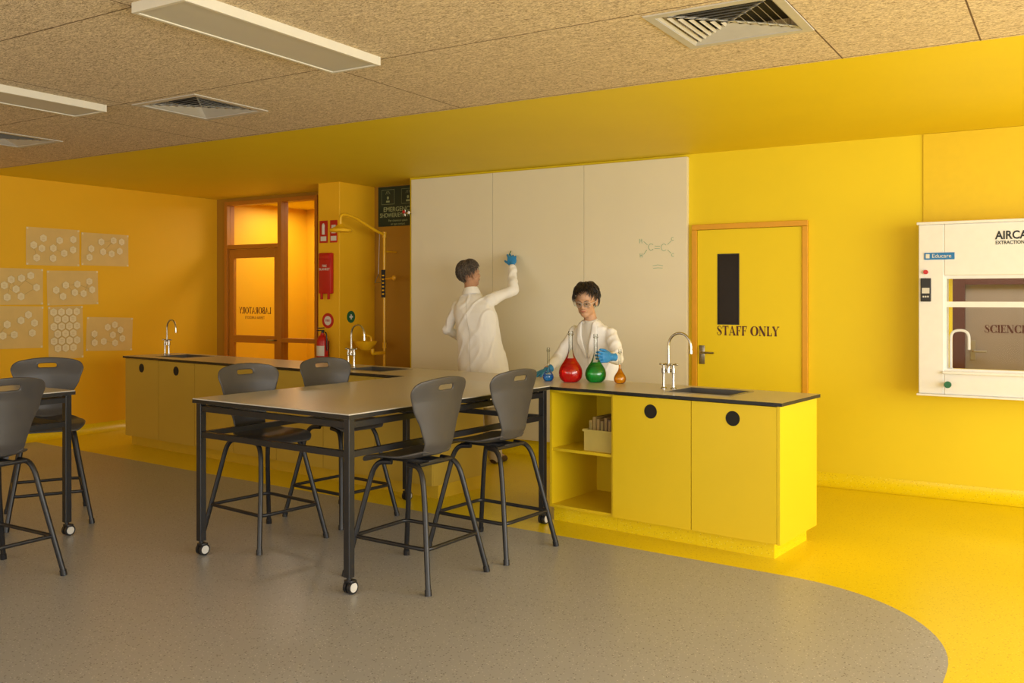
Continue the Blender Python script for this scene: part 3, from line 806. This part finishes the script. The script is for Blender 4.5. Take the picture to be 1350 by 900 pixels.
def sink(x0, x1):
    w = x1-x0-.004; d = .336; bm = newbm()
    def ringv(a, b, z): return [bm.verts.new((i*a, j*b, z)) for i, j in ((-1, -1), (1, -1), (1, 1), (-1, 1))]
    r00 = ringv(w/2+.014, d/2+.014, .0003)
    r0 = ringv(w/2+.014, d/2+.014, .003); r1 = ringv(w/2-.004, d/2-.004, .0035); r2 = ringv(w/2-.010, d/2-.010, -.16)
    for n_, (a, b) in enumerate(((r00, r0), (r0, r1), (r1, r2))):
        for q in range(4):
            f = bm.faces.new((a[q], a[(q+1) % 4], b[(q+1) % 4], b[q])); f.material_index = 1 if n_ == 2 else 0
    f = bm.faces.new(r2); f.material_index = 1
    lathe(bm, [(0, -.158), (.03, -.158), (.032, -.1595)], 16)
    o = mk('sink', bm, [m_steel, m_basin], smooth=False, normals=False)
    o.location = B((x0+x1)/2, .33, .905); o.rotation_euler = (0, 0, R(BA))
    top(o, 'stainless steel sink bowl set into the worktop', 'sink', 'bench sinks')
for a, b in ((-.80, -.38), (-3.80, -3.35), (-6.55, -6.10)): sink(a, b)
tp = thing('laboratory_tap', 'chrome swan-neck laboratory mixer tap beside a sink', 'tap', B(-.875, .33, .905), BA, 'bench mixer taps')
bm = newbm()
for x in (-.035, .035):
    lathe(bm, [(0, 0), (.020, 0), (.020, .008), (.011, .014), (.009, .03), (.009, .10), (.014, .105), (.014, .135), (0, .135)], 20, (x, 0, 0))
cyl(bm, (-.045, 0, .12), (.045, 0, .12), .010); lathe(bm, [(0, .105), (.014, .105), (.014, .15), (.010, .16), (0, .16)], 20)
mk('body', bm, m_chrome, tp)
bm = newbm()
pts = [V((0, 0, .14)), V((0, 0, .28))]+[V((.08-.08*math.cos(R(a)), 0, .28+.085*math.sin(R(a)))) for a in range(15, 181, 15)]+[V((.16, 0, .25))]
tube(bm, pts, .0085, 14); cyl(bm, (.16, 0, .255), (.16, 0, .235), .011)
mk('spout', bm, m_chrome, tp)
for x in (-.035, .035):
    bm = newbm()
    cyl(bm, (x, 0, .135), (x, 0, .155), .008); tube(bm, [(x-.026, 0, .16), (x+.026, 0, .16)], .005, 10); tube(bm, [(x, -.026, .16), (x, .026, .16)], .005, 10)
    for a, b in ((-.026, 0), (.026, 0), (0, -.026), (0, .026)): ellipsoid(bm, (x+a, b, .16), .007, seg=10, rings=6)
    mk('handle', bm, m_chrome, tp)
dup(tp, B(-3.88, .33, .905), BA); dup(tp, B(-6.65, .33, .905), BA)

sb = thing('storage_box', 'beige plastic storage box on the open shelf', 'storage box', B(-1.26, .22, .4935), BA)
bm = newbm()
for x0, x1, y0, y1 in ((-.10, .13, -.15, -.146), (-.10, .13, .146, .15), (-.10, -.096, -.146, .146), (.126, .13, -.146, .146)): box(bm, x0, x1, y0, y1, .004, .135)
box(bm, -.10, .13, -.15, .15, 0, .004); box(bm, -.108, .138, -.158, -.1505, .125, .14); box(bm, -.108, -.1005, -.15, .15, .125, .14)
mk('box', bm, m_tray, sb, smooth=False)
for i in range(6):
    bm = newbm(); h = .19+.012*((i*2) % 3); box(bm, 0, .022, -.11, .11, .0, h); box(bm, .004, .018, -.1105, -.11, .01, h-.01, 1)
    o = mk('booklet', bm, [mat('booklet_cover', (.46-.04*i, .32-.03*i, .10), .6), mat('booklet_spine', (.34+.04*(i % 3), .27, .10), .6)], smooth=False)
    o.location = B(-1.345+.029*i, .22, .4978); o.rotation_euler = (0, 0, R(BA))
    top(o, 'thin booklet standing in the storage box', 'book', 'booklets in the storage box')

# ------------------------------------------------------------------ flasks
def flask(name, x, y, r, h, liq, lab, fill=1.9):
    e = thing(name, lab, 'flask', B(x, y, .9055), BA)
    nr = max(.0085, r*.17)
    key = [(0, .55), (.10, .72), (.35, .92), (.75, 1.0), (1.15, .93), (1.5, .74), (1.85, .50), (2.2, .32), (2.6, .20), (2.9, nr/r)]
    def rad(t):
        if t >= key[-1][0]: return nr
        for i in range(len(key)-1):
            if t <= key[i+1][0]:
                p0 = key[max(i-1, 0)]; p1 = key[i]; p2 = key[i+1]; p3 = key[min(i+2, len(key)-1)]
                u = (t-p1[0])/(p2[0]-p1[0]); m1 = (p2[1]-p0[1])/(p2[0]-p0[0])*(p2[0]-p1[0]) if i else (p2[1]-p1[1]); m2 = (p3[1]-p1[1])/(p3[0]-p1[0])*(p2[0]-p1[0])
                return r*((2*u**3-3*u*u+1)*p1[1]+(u**3-2*u*u+u)*m1+(-2*u**3+3*u*u)*p2[1]+(u**3-u*u)*m2)
    gp = [(0, 0)]+[(rad(t/10), t/10*r) for t in range(0, 30)]
    gp += [(nr, h-.012), (nr*1.45, h-.006), (nr*1.45, h), (nr*.75, h)]
    bm = newbm(); lathe(bm, gp, 28); mk('glass_body', bm, m_flask, e)
    T = int(fill*10)
    lp = [(0, .002)]+[(max(rad(t/10)-.002, nr*.8), max(t/10*r, .002)) for t in range(0, T)]
    lp += [(0, lp[-1][1])]
    bm = newbm(); lathe(bm, lp, 28); mk('liquid', bm, m_liq[liq], e)
    bm = newbm(); lathe(bm, [(0, h-.012), (nr*.72, h-.012), (nr*.8, h+.0005), (nr*1.2, h+.003), (nr*1.2, h+.014), (nr*1.0, h+.018), (0, h+.018)], 20)
    mk('stopper', bm, m_flask, e)
    return e
flask('pear_shaped_flask', -1.66, .36, .084, .34, 'red', 'large glass flask of red liquid on the worktop', 2.1)
flask('pear_shaped_flask', -1.513, .455, .074, .32, 'green', 'glass flask of green liquid held by a gloved hand', 2.0)
flask('volumetric_flask', -1.825, .32, .038, .22, 'blue', 'small glass flask of blue liquid on the worktop', 1.4)
flask('volumetric_flask', -1.324, .47, .042, .22, 'orange', 'small glass flask of orange liquid on the worktop', 3.2)

# ------------------------------------------------------------------ tables
def table(loc, rz, lab, hx, hy):
    e = thing('laboratory_table', lab, 'table', loc, rz)
    Ht = .915
    bm = newbm(); box(bm, -hx, hx, -hy, hy, Ht-.028, Ht, 0, bev=.003); mk('tabletop', bm, m_tabletop, e, smooth=False)
    bm = newbm()
    box(bm, -hx-.001, hx+.001, -hy-.001, hy+.001, Ht-.027, Ht-.006, 0)
    mk('edge_band', bm, m_edge, e, smooth=False)
    ix, iy = hx-.035, hy-.035
    bm = newbm()
    for z in (Ht-.06, .705):
        for y in (-iy, iy): box(bm, -ix, ix, y-.015, y+.015, z-.016, z+.016)
        for x in (-ix, ix): box(bm, x-.0145, x+.0145, -iy, iy, z-.0155, z+.0155)
    for y in (-iy*.33, iy*.33): box(bm, -ix, ix, y-.012, y+.012, Ht-.07, Ht-.03)
    mk('frame_rail', bm, m_black, e, smooth=False)
    for sx in (-1, 1):
        for sy in (-1, 1):
            bm = newbm(); box(bm, sx*ix-.02, sx*ix+.02, sy*iy-.02, sy*iy+.02, .085, Ht-.029, bev=.003); mk('leg', bm, m_black, e, smooth=False)
            bm = newbm(); x, y = sx*ix, sy*iy
            cyl(bm, (x, y, .07), (x, y, .09), .012, mi=0)
            box(bm, x-.026, x+.026, y-.012, y+.03, .055, .072, 0, bev=.004)
            for q in (-.014, .014):
                cyl(bm, (x+q-.009, y+.01, .034), (x+q+.009, y+.01, .034), .033, mi=0)
                cyl(bm, (x+q*1.72-.001*math.copysign(1, q), y+.01, .034), (x+q*1.72+.001*math.copysign(1, q), y+.01, .034), .024, mi=1)
            mk('caster', bm, [m_black, m_cast], e)
    return e
table((-3.675, 4.46, 0), -4, 'tall taupe-topped laboratory table on black legs with casters beside the bench', .64, .92)
table((-6.02, 2.60, 0), -1, 'tall taupe-topped laboratory table on casters near the grey floor edge', .62, .92)

# ------------------------------------------------------------------ stools
def chair_part(rows, cols, fn, skip=None):
    bm = newbm(); g = [[bm.verts.new(fn(j/rows, -1+2*i/cols)) for i in range(cols+1)] for j in range(rows+1)]
    for j in range(rows):
        for i in range(cols):
            if skip and skip(j, i): continue
            bm.faces.new((g[j][i], g[j][i+1], g[j+1][i+1], g[j+1][i]))
    return bm
def interp(tab, t):
    for (a, va), (b, vb) in zip(tab, tab[1:]):
        if t <= b:
            k = (t-a)/(b-a); k = k*k*(3-2*k)*.4+k*.6
            return va+(vb-va)*k
    return tab[-1][1]
def shell(o, th):
    s = o.modifiers.new('thickness', 'SOLIDIFY'); s.thickness = th; s.offset = 0
    b = o.modifiers.new('round', 'SUBSURF'); b.levels = 1; b.render_levels = 2
def chair(loc, rz, lab):
    e = thing('high_stool', lab, 'chair', loc, rz, 'charcoal high stools')
    wt = [(0, .112), (.15, .118), (.35, .148), (.6, .200), (.85, .230), (.95, .216), (1, .178)]
    xt = [(0, -.150), (.15, -.174), (.4, -.180), (.7, -.190), (1, -.218)]
    def back(s, n):
        w = interp(wt, s); x = interp(xt, s); z = .668+.415*s
        z -= (.02*(s**3))*n*n
        return (x+.05*(w/.23)**1.5*n*n, w*n, z)
    bm = chair_part(30, 16, back, lambda j, i: j in (25, 26) and 6 <= i <= 9)
    o = mk('backrest', bm, m_seat, e); shell(o, .013)
    ws = [(0, .112), (.08, .13), (.2, .18), (.4, .215), (.7, .225), (.9, .215), (1, .17)]
    def seat(s, n):
        w = interp(ws, s); x = -.155+.39*s
        z = .672-.03*min(1, s/.3)+.012*max(0, (s-.5))-.035*max(0, (s-.8)/.2)**2
        return (x, w*n, z+.022*n*n*(1-max(0, (s-.6)/.4)))
    bm = chair_part(16, 12, seat)
    o = mk('seat', bm, m_seat, e); shell(o, .014)
    bm = newbm(); box(bm, -.14, .14, -.06, .06, .612, .638, bev=.006)
    tube(bm, [(-.13, -.135, .622), (-.13, .135, .622)], .0125); tube(bm, [(.13, -.135, .622), (.13, .135, .622)], .0125)
    mk('under_frame', bm, m_black, e)
    for sx in (-1, 1):
        for sy in (-1, 1):
            bm = newbm()
            pts = fillet([(sx*.06, sy*.135, .622), (sx*.165, sy*.15, .615), (sx*.205, sy*.175, .44), (sx*.29, sy*.25, .012)], .09, 6)
            tube(bm, pts, .0145, 12)
            tube(bm, [(sx*.2865, sy*.2465, .03), (sx*.2905, sy*.2505, .0)], .018, 12)
            mk('leg', bm, m_black, e)
    z = .215; k = (.44-z)/.428; fx = .205+.085*k; fy = .175+.075*k
    bm = newbm()
    tube(bm, fillet([(-fx, -fy, z), (fx+.012, -fy, z), (fx+.012, fy, z), (-fx, fy, z), (-fx, 0, z)], .05, 5), .0105, 10)
    tube(bm, [(-fx, -fy, z), (-fx, 0.001, z)], .0105, 10)
    mk('footrest', bm, m_black, e)
    return e
ch = chair((-3.05, 3.985, 0), 177, 'charcoal plastic high stool with black tube legs at the table')
for loc, rz in (((-2.985, 4.65, 0), 175), ((-4.31, 4.08, 0), -7), ((-4.30, 4.77, 0), -7), ((-4.95, 2.72, 0), 180), ((-5.95, 3.68, 0), -30)):
    dup(ch, loc, rz)

# ------------------------------------------------------------------ people
def basis(pos, f, up=(0, 0, 1), sc=1.):
    y = -V(f).normalized(); x = y.cross(V(up)).normalized(); z = x.cross(y)
    m = Matrix.Identity(4)
    for i in range(3): m[i][0], m[i][1], m[i][2], m[i][3] = x[i]*sc, y[i]*sc, z[i]*sc, pos[i]
    return m
def head(bm, M):
    ellipsoid(bm, (0, .012, .035), (.074, .094, .085), M, 28, 18)
    ellipsoid(bm, (0, -.028, -.02), (.060, .062, .082), M, 24, 16)
    ellipsoid(bm, (0, -.045, -.082), (.036, .036, .030), M)
    ellipsoid(bm, (.034, -.012, -.060), (.026, .045, .035), M); ellipsoid(bm, (-.034, -.012, -.060), (.026, .045, .035), M)
    ellipsoid(bm, (0, -.075, .022), (.048, .018, .014), M)
    tube(bm, [(0, -.086, .018), (0, -.099, -.012), (0, -.104, -.024)], [.008, .010, .012], 10, M=M)
    ellipsoid(bm, (0, -.102, -.026), (.014, .012, .009), M)
    for s in (-1, 1):
        ellipsoid(bm, (s*.013, -.093, -.029), (.008, .009, .007), M)
        ellipsoid(bm, (s*.036, -.062, -.020), (.022, .022, .018), M)
        ellipsoid(bm, (s*.076, .008, -.005), (.010, .019, .031), M); ellipsoid(bm, (s*.082, .014, .008), (.008, .014, .016), M)
    ellipsoid(bm, (0, -.086, -.052), (.024, .012, .012), M)
def face_parts(M, par):
    bm = newbm()
    tube(bm, [(-.025, -.0880, -.046), (-.012, -.0975, -.051), (0, -.0995, -.052), (.012, -.0975, -.051), (.025, -.0880, -.046)], [.0015, .0032, .0036, .0032, .0015], 8, M=M)
    tube(bm, [(-.020, -.088, -.052), (0, -.0975, -.0575), (.020, -.088, -.052)], [.0015, .0042, .0015], 8, M=M)
    mk('lips', bm, m_lip, par)
    for s in (-1, 1):
        bm = newbm(); ellipsoid(bm, (s*.030, -.080, .001), (.0125, .009, .0046), M, mi=0); ellipsoid(bm, (s*.029, -.0865, -.0005), (.0052, .0036, .0044), M, mi=1)
        mk('eye', bm, [m_eyew, m_hairb], par)
        bm = newbm(); ellipsoid(bm, (s*.030, -.0795, .0062), (.0155, .0115, .0042), M)
        tube(bm, [(s*.017, -.0885, .002), (s*.030, -.0915, .0042), (s*.043, -.084, .002)], [.0006, .0011, .0008], 6, mi=1, M=M)
        mk('eyelid', bm, [m_skins, m_hairb], par)
        bm = newbm(); tube(bm, [(s*.012, -.091, .021), (s*.030, -.090, .026), (s*.048, -.078, .021)], [.0015, .0028, .001], 8, M=M)
        mk('eyebrow', bm, m_hairb, par)
def hair(M, par, m, endf, n, rr, lift, seed, jit=.12, A=(.082, .104, .096)):
    rnd = random.Random(seed); bm = newbm()
    A = V(A); C = V((0, .014, .036))
    def P(ph, th, k=1.):
        k2 = k*(1+.06*noise.noise(V((math.sin(ph)*2.5, math.cos(ph)*2.5, th*2+seed))))
        return C+V((A.x*math.sin(th)*math.sin(ph), -A.y*math.sin(th)*math.cos(ph), A.z*math.cos(th)))*k2
    rows = 12; seg = 36; g = []
    for j in range(rows+1):
        g.append([bm.verts.new(M @ P(2*math.pi*i/seg, R(endf(2*math.pi*i/seg)*.88)*j/rows+.001)) for i in range(seg)])
    for j in range(rows):
        for i in range(seg): bm.faces.new((g[j][i], g[j][(i+1) % seg], g[j+1][(i+1) % seg], g[j+1][i]))
    for k in range(n):
        ph = rnd.uniform(0, 2*math.pi); te = R(endf(ph))*rnd.uniform(.4, 1.16); t0 = te*rnd.uniform(.05, .75)
        dph = rnd.uniform(-jit, jit)*4; pts = []
        Nn = 6; lf_ = rnd.uniform(.2, 1.2)*lift; fl = rnd.uniform(-.04, .12)*lift*7
        for i in range(Nn):
            q = i/(Nn-1); pts.append(M @ P(ph+dph*q, t0+(te-t0)*q, 1.0+lf_*(.25+.9*math.sin(q*2.2))+fl*q*q*.4))
        w = rr*rnd.uniform(.5, 1.2)
        tube(bm, pts, [w*(1-.85*(i/(Nn-1))**1.5)+.0004 for i in range(Nn)], 5)
    return mk('hair', bm, m, par)
def hand(pos, fdir, pn, curls, par, thumb_curl=.5, side=1, spread=.10, name='glove', sc=1.0):
    x = V(fdir).normalized(); z = -V(pn); z = (z-x*z.dot(x)).normalized(); y = z.cross(x)
    M = Matrix.Identity(4)
    for i in range(3): M[i][0], M[i][1], M[i][2], M[i][3] = x[i]*sc, y[i]*sc, z[i]*sc, pos[i]
    bm = newbm()
    tube(bm, [(-.05, 0, 0), (-.01, 0, 0), (.01, 0, 0)], [.031, .028, .026], 16, M=M)
    ellipsoid(bm, (.045, 0, 0), (.052, .041, .017), M, 20, 12); ellipsoid(bm, (.070, 0, -.001), (.028, .040, .014), M); ellipsoid(bm, (.015, 0, 0), (.035, .028, .019), M)
    ellipsoid(bm, (.03, .022*side, -.010), (.032, .016, .014), M)
    for k, (yo, L) in enumerate(((.030, .072), (.010, .080), (-.011, .074), (-.031, .058))):
        c = curls[k] if hasattr(curls, '__len__') else curls
        p = V((.086-abs(k-1)*.004, yo*side, 0)); a = c*.6; sp = (1.2-k)*spread*side
        pts = [p-V((.02, 0, 0)), p]
        for i, fr_ in enumerate((.45, .31, .24)):
            d = V((math.cos(a)*math.cos(sp), math.sin(sp)*math.cos(a), -math.sin(a))); p = p+d*L*fr_; pts.append(p); a += c
        limb(bm, pts, [.0095, .0095, .0088, .008, .007], M=M, seg=10)
    p = V((.018, .030*side, -.006)); a = .75; pts = [V((.0, .018*side, -.004)), p]
    for i, l in enumerate((.036, .028)):
        d = V((math.cos(a)*.9, math.sin(a)*side*(1-thumb_curl*.5), -thumb_curl*(.5+.5*i))).normalized(); p = p+d*l; pts.append(p); a -= .5*thumb_curl+.1
    limb(bm, pts, [.013, .0125, .0108, .009], M=M, seg=10)
    b = remesh(bm, .0027, 1)
    return mk(name, b, m_glove, par, ang=80)
def drape(bm, bvh, La, Lb, n, m, off, mi=0):
    def rs(L, t):
        k = t*(len(L)-1); i = min(int(k), len(L)-2); q = k-i
        return (L[i][0]*(1-q)+L[i+1][0]*q, L[i][1]*(1-q)+L[i+1][1]*q)
    g = []
    for i in range(n+1):
        a = rs(La, i/n); b = rs(Lb, i/n); row = []
        for j in range(m+1):
            x = a[0]+(b[0]-a[0])*j/m; z = a[1]+(b[1]-a[1])*j/m
            h = bvh.ray_cast(V((x, -2, z)), V((0, 1, 0)))
            y = h[0].y if h[0] else 0
            row.append(bm.verts.new((x, y-off, z)))
        g.append(row)
    fs = []
    for i in range(n):
        for j in range(m): fs.append(bm.faces.new((g[i][j], g[i][j+1], g[i+1][j+1], g[i+1][j])))
    setmi(fs, mi)

# ---- person at the board (back to viewer)
mp = thing('person', 'person in white lab coat, back turned, writing on the board', 'person', (-4.58, 6.98, 0), 0)
hM = basis((-.235, .125, 1.71), (.36, .90, .14), sc=1.03)
Rs, Re, Rw = V((.015, .065, 1.465)), V((.150, .27, 1.57)), V((.045, .42, 1.80))
Ls, Le, Lw = V((-.315, .05, 1.43)), V((-.425, .03, 1.20)), V((-.38, .24, 1.10))
bm = newbm(); head(bm, hM)
limb(bm, [(-.16, .07, 1.45), (-.20, .09, 1.56), (-.225, .115, 1.64)], [.062, .058, .056])
loft(bm, [(0, 0, .82, .16, .11), (-.02, 0, .95, .165, .11), (-.06, .02, 1.12, .14, .10), (-.10, .03, 1.3, .155, .10), (-.14, .05, 1.42, .15, .085), (-.16, .07, 1.48, .08, .06)])
for s in (-1, 1): limb(bm, [(s*.09, 0, .88), (s*.10, -.01, .50), (s*.11, .02, .10)], [.085, .055, .04]); tube(bm, [(s*.11, .03, .07), (s*.12, .13, .045)], [.04, .03])
limb(bm, [Rs, Re, Rw], [.045, .038, .027]); limb(bm, [Ls, Le, Lw], [.045, .038, .027])
mk('body', remesh(bm, .006, 2), m_skinm, mp, ang=80)
bm = newbm()
loft(bm, [(.0, 0, .52, .27, .175), (.0, 0, .60, .27, .175), (0, 0, .78, .258, .17), (-.02, .005, .95, .236, .158), (-.055, .02, 1.10, .216, .145), (-.09, .03, 1.25, .215, .14), (-.12, .04, 1.36, .214, .13), (-.14, .055, 1.44, .195, .112), (-.155, .065, 1.49, .155, .090), (-.18, .08, 1.535, .090, .070), (-.19, .085, 1.56, .068, .066)])
limb(bm, [(-.05, .06, 1.44), Rs, (Rs+Re)/2, Re, (Re+Rw)/2, Rw-(Rw-Re)*.10], [.064, .060, .057, .054, .048, .044])
limb(bm, [(-.24, .05, 1.41), Ls, (Ls+Le)/2, Le, Lw-(Lw-Le)*.1], [.064, .060, .057, .054, .045])
cbm = remesh(bm, .0065, 8, .015, 6.5, .40)
bvhm = BVHTree.FromBMesh(cbm)
mk('lab_coat', cbm, m_coat, mp, ang=80)
bm = newbm()
lathe(bm, [(.090, -.042), (.083, -.01), (.068, .026), (.062, .026), (.064, -.0)], 28, M=Matrix.Translation((-.195, .086, 1.560)) @ Matrix.Rotation(R(-12), 4, 'Y') @ Matrix.Rotation(R(-8), 4, 'X'))
mk('collar', bm, m_coat, mp)
bm = newbm(); drape(bm, bvhm, [(-.175, 1.50), (-.075, 1.16), (.0, .56)], [(-.171, 1.50), (-.071, 1.16), (.004, .56)], 40, 1, .0015)
mk('coat_seam', bm, m_lightgrey, mp)
hair(hM, mp, m_hairg, lambda p: 60+76*(.5-.5*math.cos(p))**1.29, 1100, .0042, .15, 3, .09, (.081, .103, .096))
bm = newbm()
for s in (-1, 1): limb(bm, [(s*.085, 0, .90), (s*.10, -.01, .50), (s*.11, .02, .07)], [.105, .082, .068])
mk('trousers', remesh(bm, .008, 2, .005, 9), m_trouser, mp, ang=80)
for s in (-1, 1):
    bm = newbm(); limb(bm, [(s*.11, .0, .045), (s*.115, .09, .04), (s*.125, .16, .03)], [.042, .043, .030])
    mk('shoe', remesh(bm, .006, 1), m_shoe, mp, ang=80)
hand(Rw+V((-.004, .008, .012)), (-.35, .50, .80), (-.5, .75, -.1), [.5, .7, .85, .95], mp, .6, side=1, sc=1.1)
hand(Lw, (.1, .8, -.4), (.8, 0, .2), [.5, .6, .6, .7], mp, .5, side=1)
bm = newbm(); tube(bm, [(-.055, .563, 1.945), (-.025, .48, 1.905)], .005, 10)
o = mk('marker_pen', bm, m_greenb); o.location = (-4.58, 6.98, 0)
top(o, 'green marker pen held against the board', 'pen')

# ---- person behind the bench
sp = thing('person', 'person in white coat and safety glasses handling flasks at bench', 'person', B(-1.885, 1.0), BA)
hM = basis((0, -.090, 1.468), (.26, -.90, -.22), sc=1.02)
Ls, Le, Lw = V((-.165, .0, 1.225)), V((-.265, -.08, 1.02)), V((-.195, -.335, .955))
Rs, Re, Rw = V((.165, .0, 1.225)), V((.305, -.12, 1.04)), V((.408, -.40, 1.075))
bm = newbm(); head(bm, hM)
limb(bm, [(0, .0, 1.24), (0, -.03, 1.33), (0, -.065, 1.41)], [.06, .050, .048])
loft(bm, [(0, .09, .80, .15, .10), (0, .08, .92, .155, .10), (0, .05, 1.06, .13, .09), (0, .02, 1.18, .145, .085), (0, 0, 1.25, .12, .07), (0, -.01, 1.29, .06, .055)])
for s in (-1, 1): limb(bm, [(s*.085, .10, .85), (s*.09, .09, .47), (s*.10, .11, .09)], [.08, .052, .038]); tube(bm, [(s*.10, .10, .06), (s*.11, -.01, .04)], [.036, .028])
limb(bm, [Ls, Le, Lw], [.042, .036, .026]); limb(bm, [Rs, Re, Rw], [.042, .036, .026])
mk('body', remesh(bm, .0045, 2), m_skins, sp, ang=80)
bm = newbm()
loft(bm, [(0, .09, .58, .22, .15), (0, .09, .75, .215, .145), (0, .08, .92, .20, .135), (0, .05, 1.05, .185, .122), (0, .02, 1.15, .190, .112), (0, .005, 1.215, .180, .098), (0, -.005, 1.262, .148, .082), (0, -.018, 1.30, .092, .068), (0, -.025, 1.325, .066, .06)])
limb(bm, [(-.08, .01, 1.21), Ls, (Ls+Le)/2, Le, (Le+Lw)/2, Lw-(Lw-Le)*.12], [.060, .054, .051, .049, .044, .041])
limb(bm, [(.08, .01, 1.21), Rs, (Rs+Re)/2, Re, (Re+Rw)/2, Rw-(Rw-Re)*.12], [.060, .054, .051, .049, .044, .041])
cb = remesh(bm, .006, 7, .011, 8., .45)
bvh = BVHTree.FromBMesh(cb)
mk('lab_coat', cb, m_coat, sp, ang=80)
bm = newbm(); drape(bm, bvh, [(-.055, 1.30), (-.045, 1.20), (-.004, 1.04)], [(.055, 1.30), (.045, 1.20), (.004, 1.04)], 14, 8, .004)
lathe(bm, [(.064, -.02), (.060, .0), (.054, .012), (.050, .012)], 24, M=Matrix.Translation((0, -.030, 1.322)) @ Matrix.Rotation(R(18), 4, 'X'))
mk('t_shirt', bm, m_shirt, sp, ang=80)
for s in (-1, 1):
    bm = newbm(); drape(bm, bvh, [(s*.050, 1.325), (s*.040, 1.20), (s*.002, 1.04)], [(s*.080, 1.30), (s*.098, 1.18), (s*.014, 1.03)], 16, 5, .010)
    o = mk('lapel', bm, m_coat, sp, ang=80); q = o.modifiers.new('t', 'SOLIDIFY'); q.thickness = .005
bm = newbm(); drape(bm, bvh, [(-.002, 1.04), (-.002, .62)], [(.003, 1.04), (.003, .62)], 20, 1, .002)
mk('coat_seam', bm, m_lightgrey, sp)
face_parts(hM, sp)
hair(hM, sp, m_hairb, lambda p: 56+76*(.5-.5*math.cos(p))**.85, 900, .0042, .24, 9, .17, (.080, .101, .095))
bm = newbm()
for s in (-1, 1):
    pts = [V((s*.034+.028*math.cos(R(a)), -.103+.012*(abs(s*.034+.028*math.cos(R(a)))/.06)**2, .001+.021*math.sin(R(a)))) for a in range(0, 361, 20)]
    tube(bm, pts, .0010, 6, M=hM, cap=False)
    tube(bm, [(s*.061, -.092, .006), (s*.079, -.05, .008), (s*.082, .01, .006)], .0020, 6, M=hM)
tube(bm, [(-.009, -.104, .006), (0, -.107, .008), (.009, -.104, .006)], .0014, 6, M=hM)
mk('safety_glasses', bm, m_lightgrey, sp)
for s in (-1, 1):
    bm = newbm(); ellipsoid(bm, (s*.034, -.100, .001), (.028, .003, .021), hM); mk('lens', bm, m_lens, sp)
bm = newbm()
for s in (-1, 1): limb(bm, [(s*.08, .10, .86), (s*.09, .09, .47), (s*.10, .11, .07)], [.098, .075, .062])
mk('trousers', remesh(bm, .008, 2, .005, 9), m_trouserd, sp, ang=80)
for s in (-1, 1):
    bm = newbm(); limb(bm, [(s*.10, .13, .045), (s*.105, .04, .04), (s*.11, -.02, .03)], [.040, .041, .029])
    mk('shoe', remesh(bm, .006, 1), m_shoe, sp, ang=80)
hand(Lw+V((0, -.005, -.005)), (-.12, -1, -.28), (0, .2, -1), [.12, .12, .14, .2], sp, .2, side=-1, spread=.14)
hand(Rw+V((.0, -.005, 0)), (-.10, -1, .05), (-1, 0, 0), [1.0, 1.05, 1.1, 1.15], sp, .75, side=-1)

# ------------------------------------------------------------------ lights
def area(name, loc, rot, sx, sy, power, col):
    l = bpy.data.lights.new(name, 'AREA'); l.shape = 'RECTANGLE'; l.size = sx; l.size_y = sy; l.energy = power; l.color = col
    o = bpy.data.objects.new(name, l); COL.objects.link(o); o.location = loc; o.rotation_euler = rot
area('window_light_right', (3.5, 2.2, 1.45), (0, R(90), 0), 2.2, 8.0, 395, (.97, .99, 1.0))
area('window_light_behind', (-3., -3.5, 1.45), (R(90), 0, 0), 11., 2.2, 185, (1, .95, .88))
area('corridor_fill_light', (-8.3, 8.9, 2.70), (0, 0, 0), 1.5, .8, 36, (1, .93, .8))  # added fill to brighten the corridor behind the glazing, no fitting modelled
area('science_room_light', (0., 8.7, 2.70), (0, 0, 0), 2.5, .8, 45, (1, .97, .92))
w = bpy.data.worlds.new('world'); S.world = w; w.use_nodes = True
w.node_tree.nodes['Background'].inputs[0].default_value = (.9, .85, .75, 1); w.node_tree.nodes['Background'].inputs[1].default_value = .3
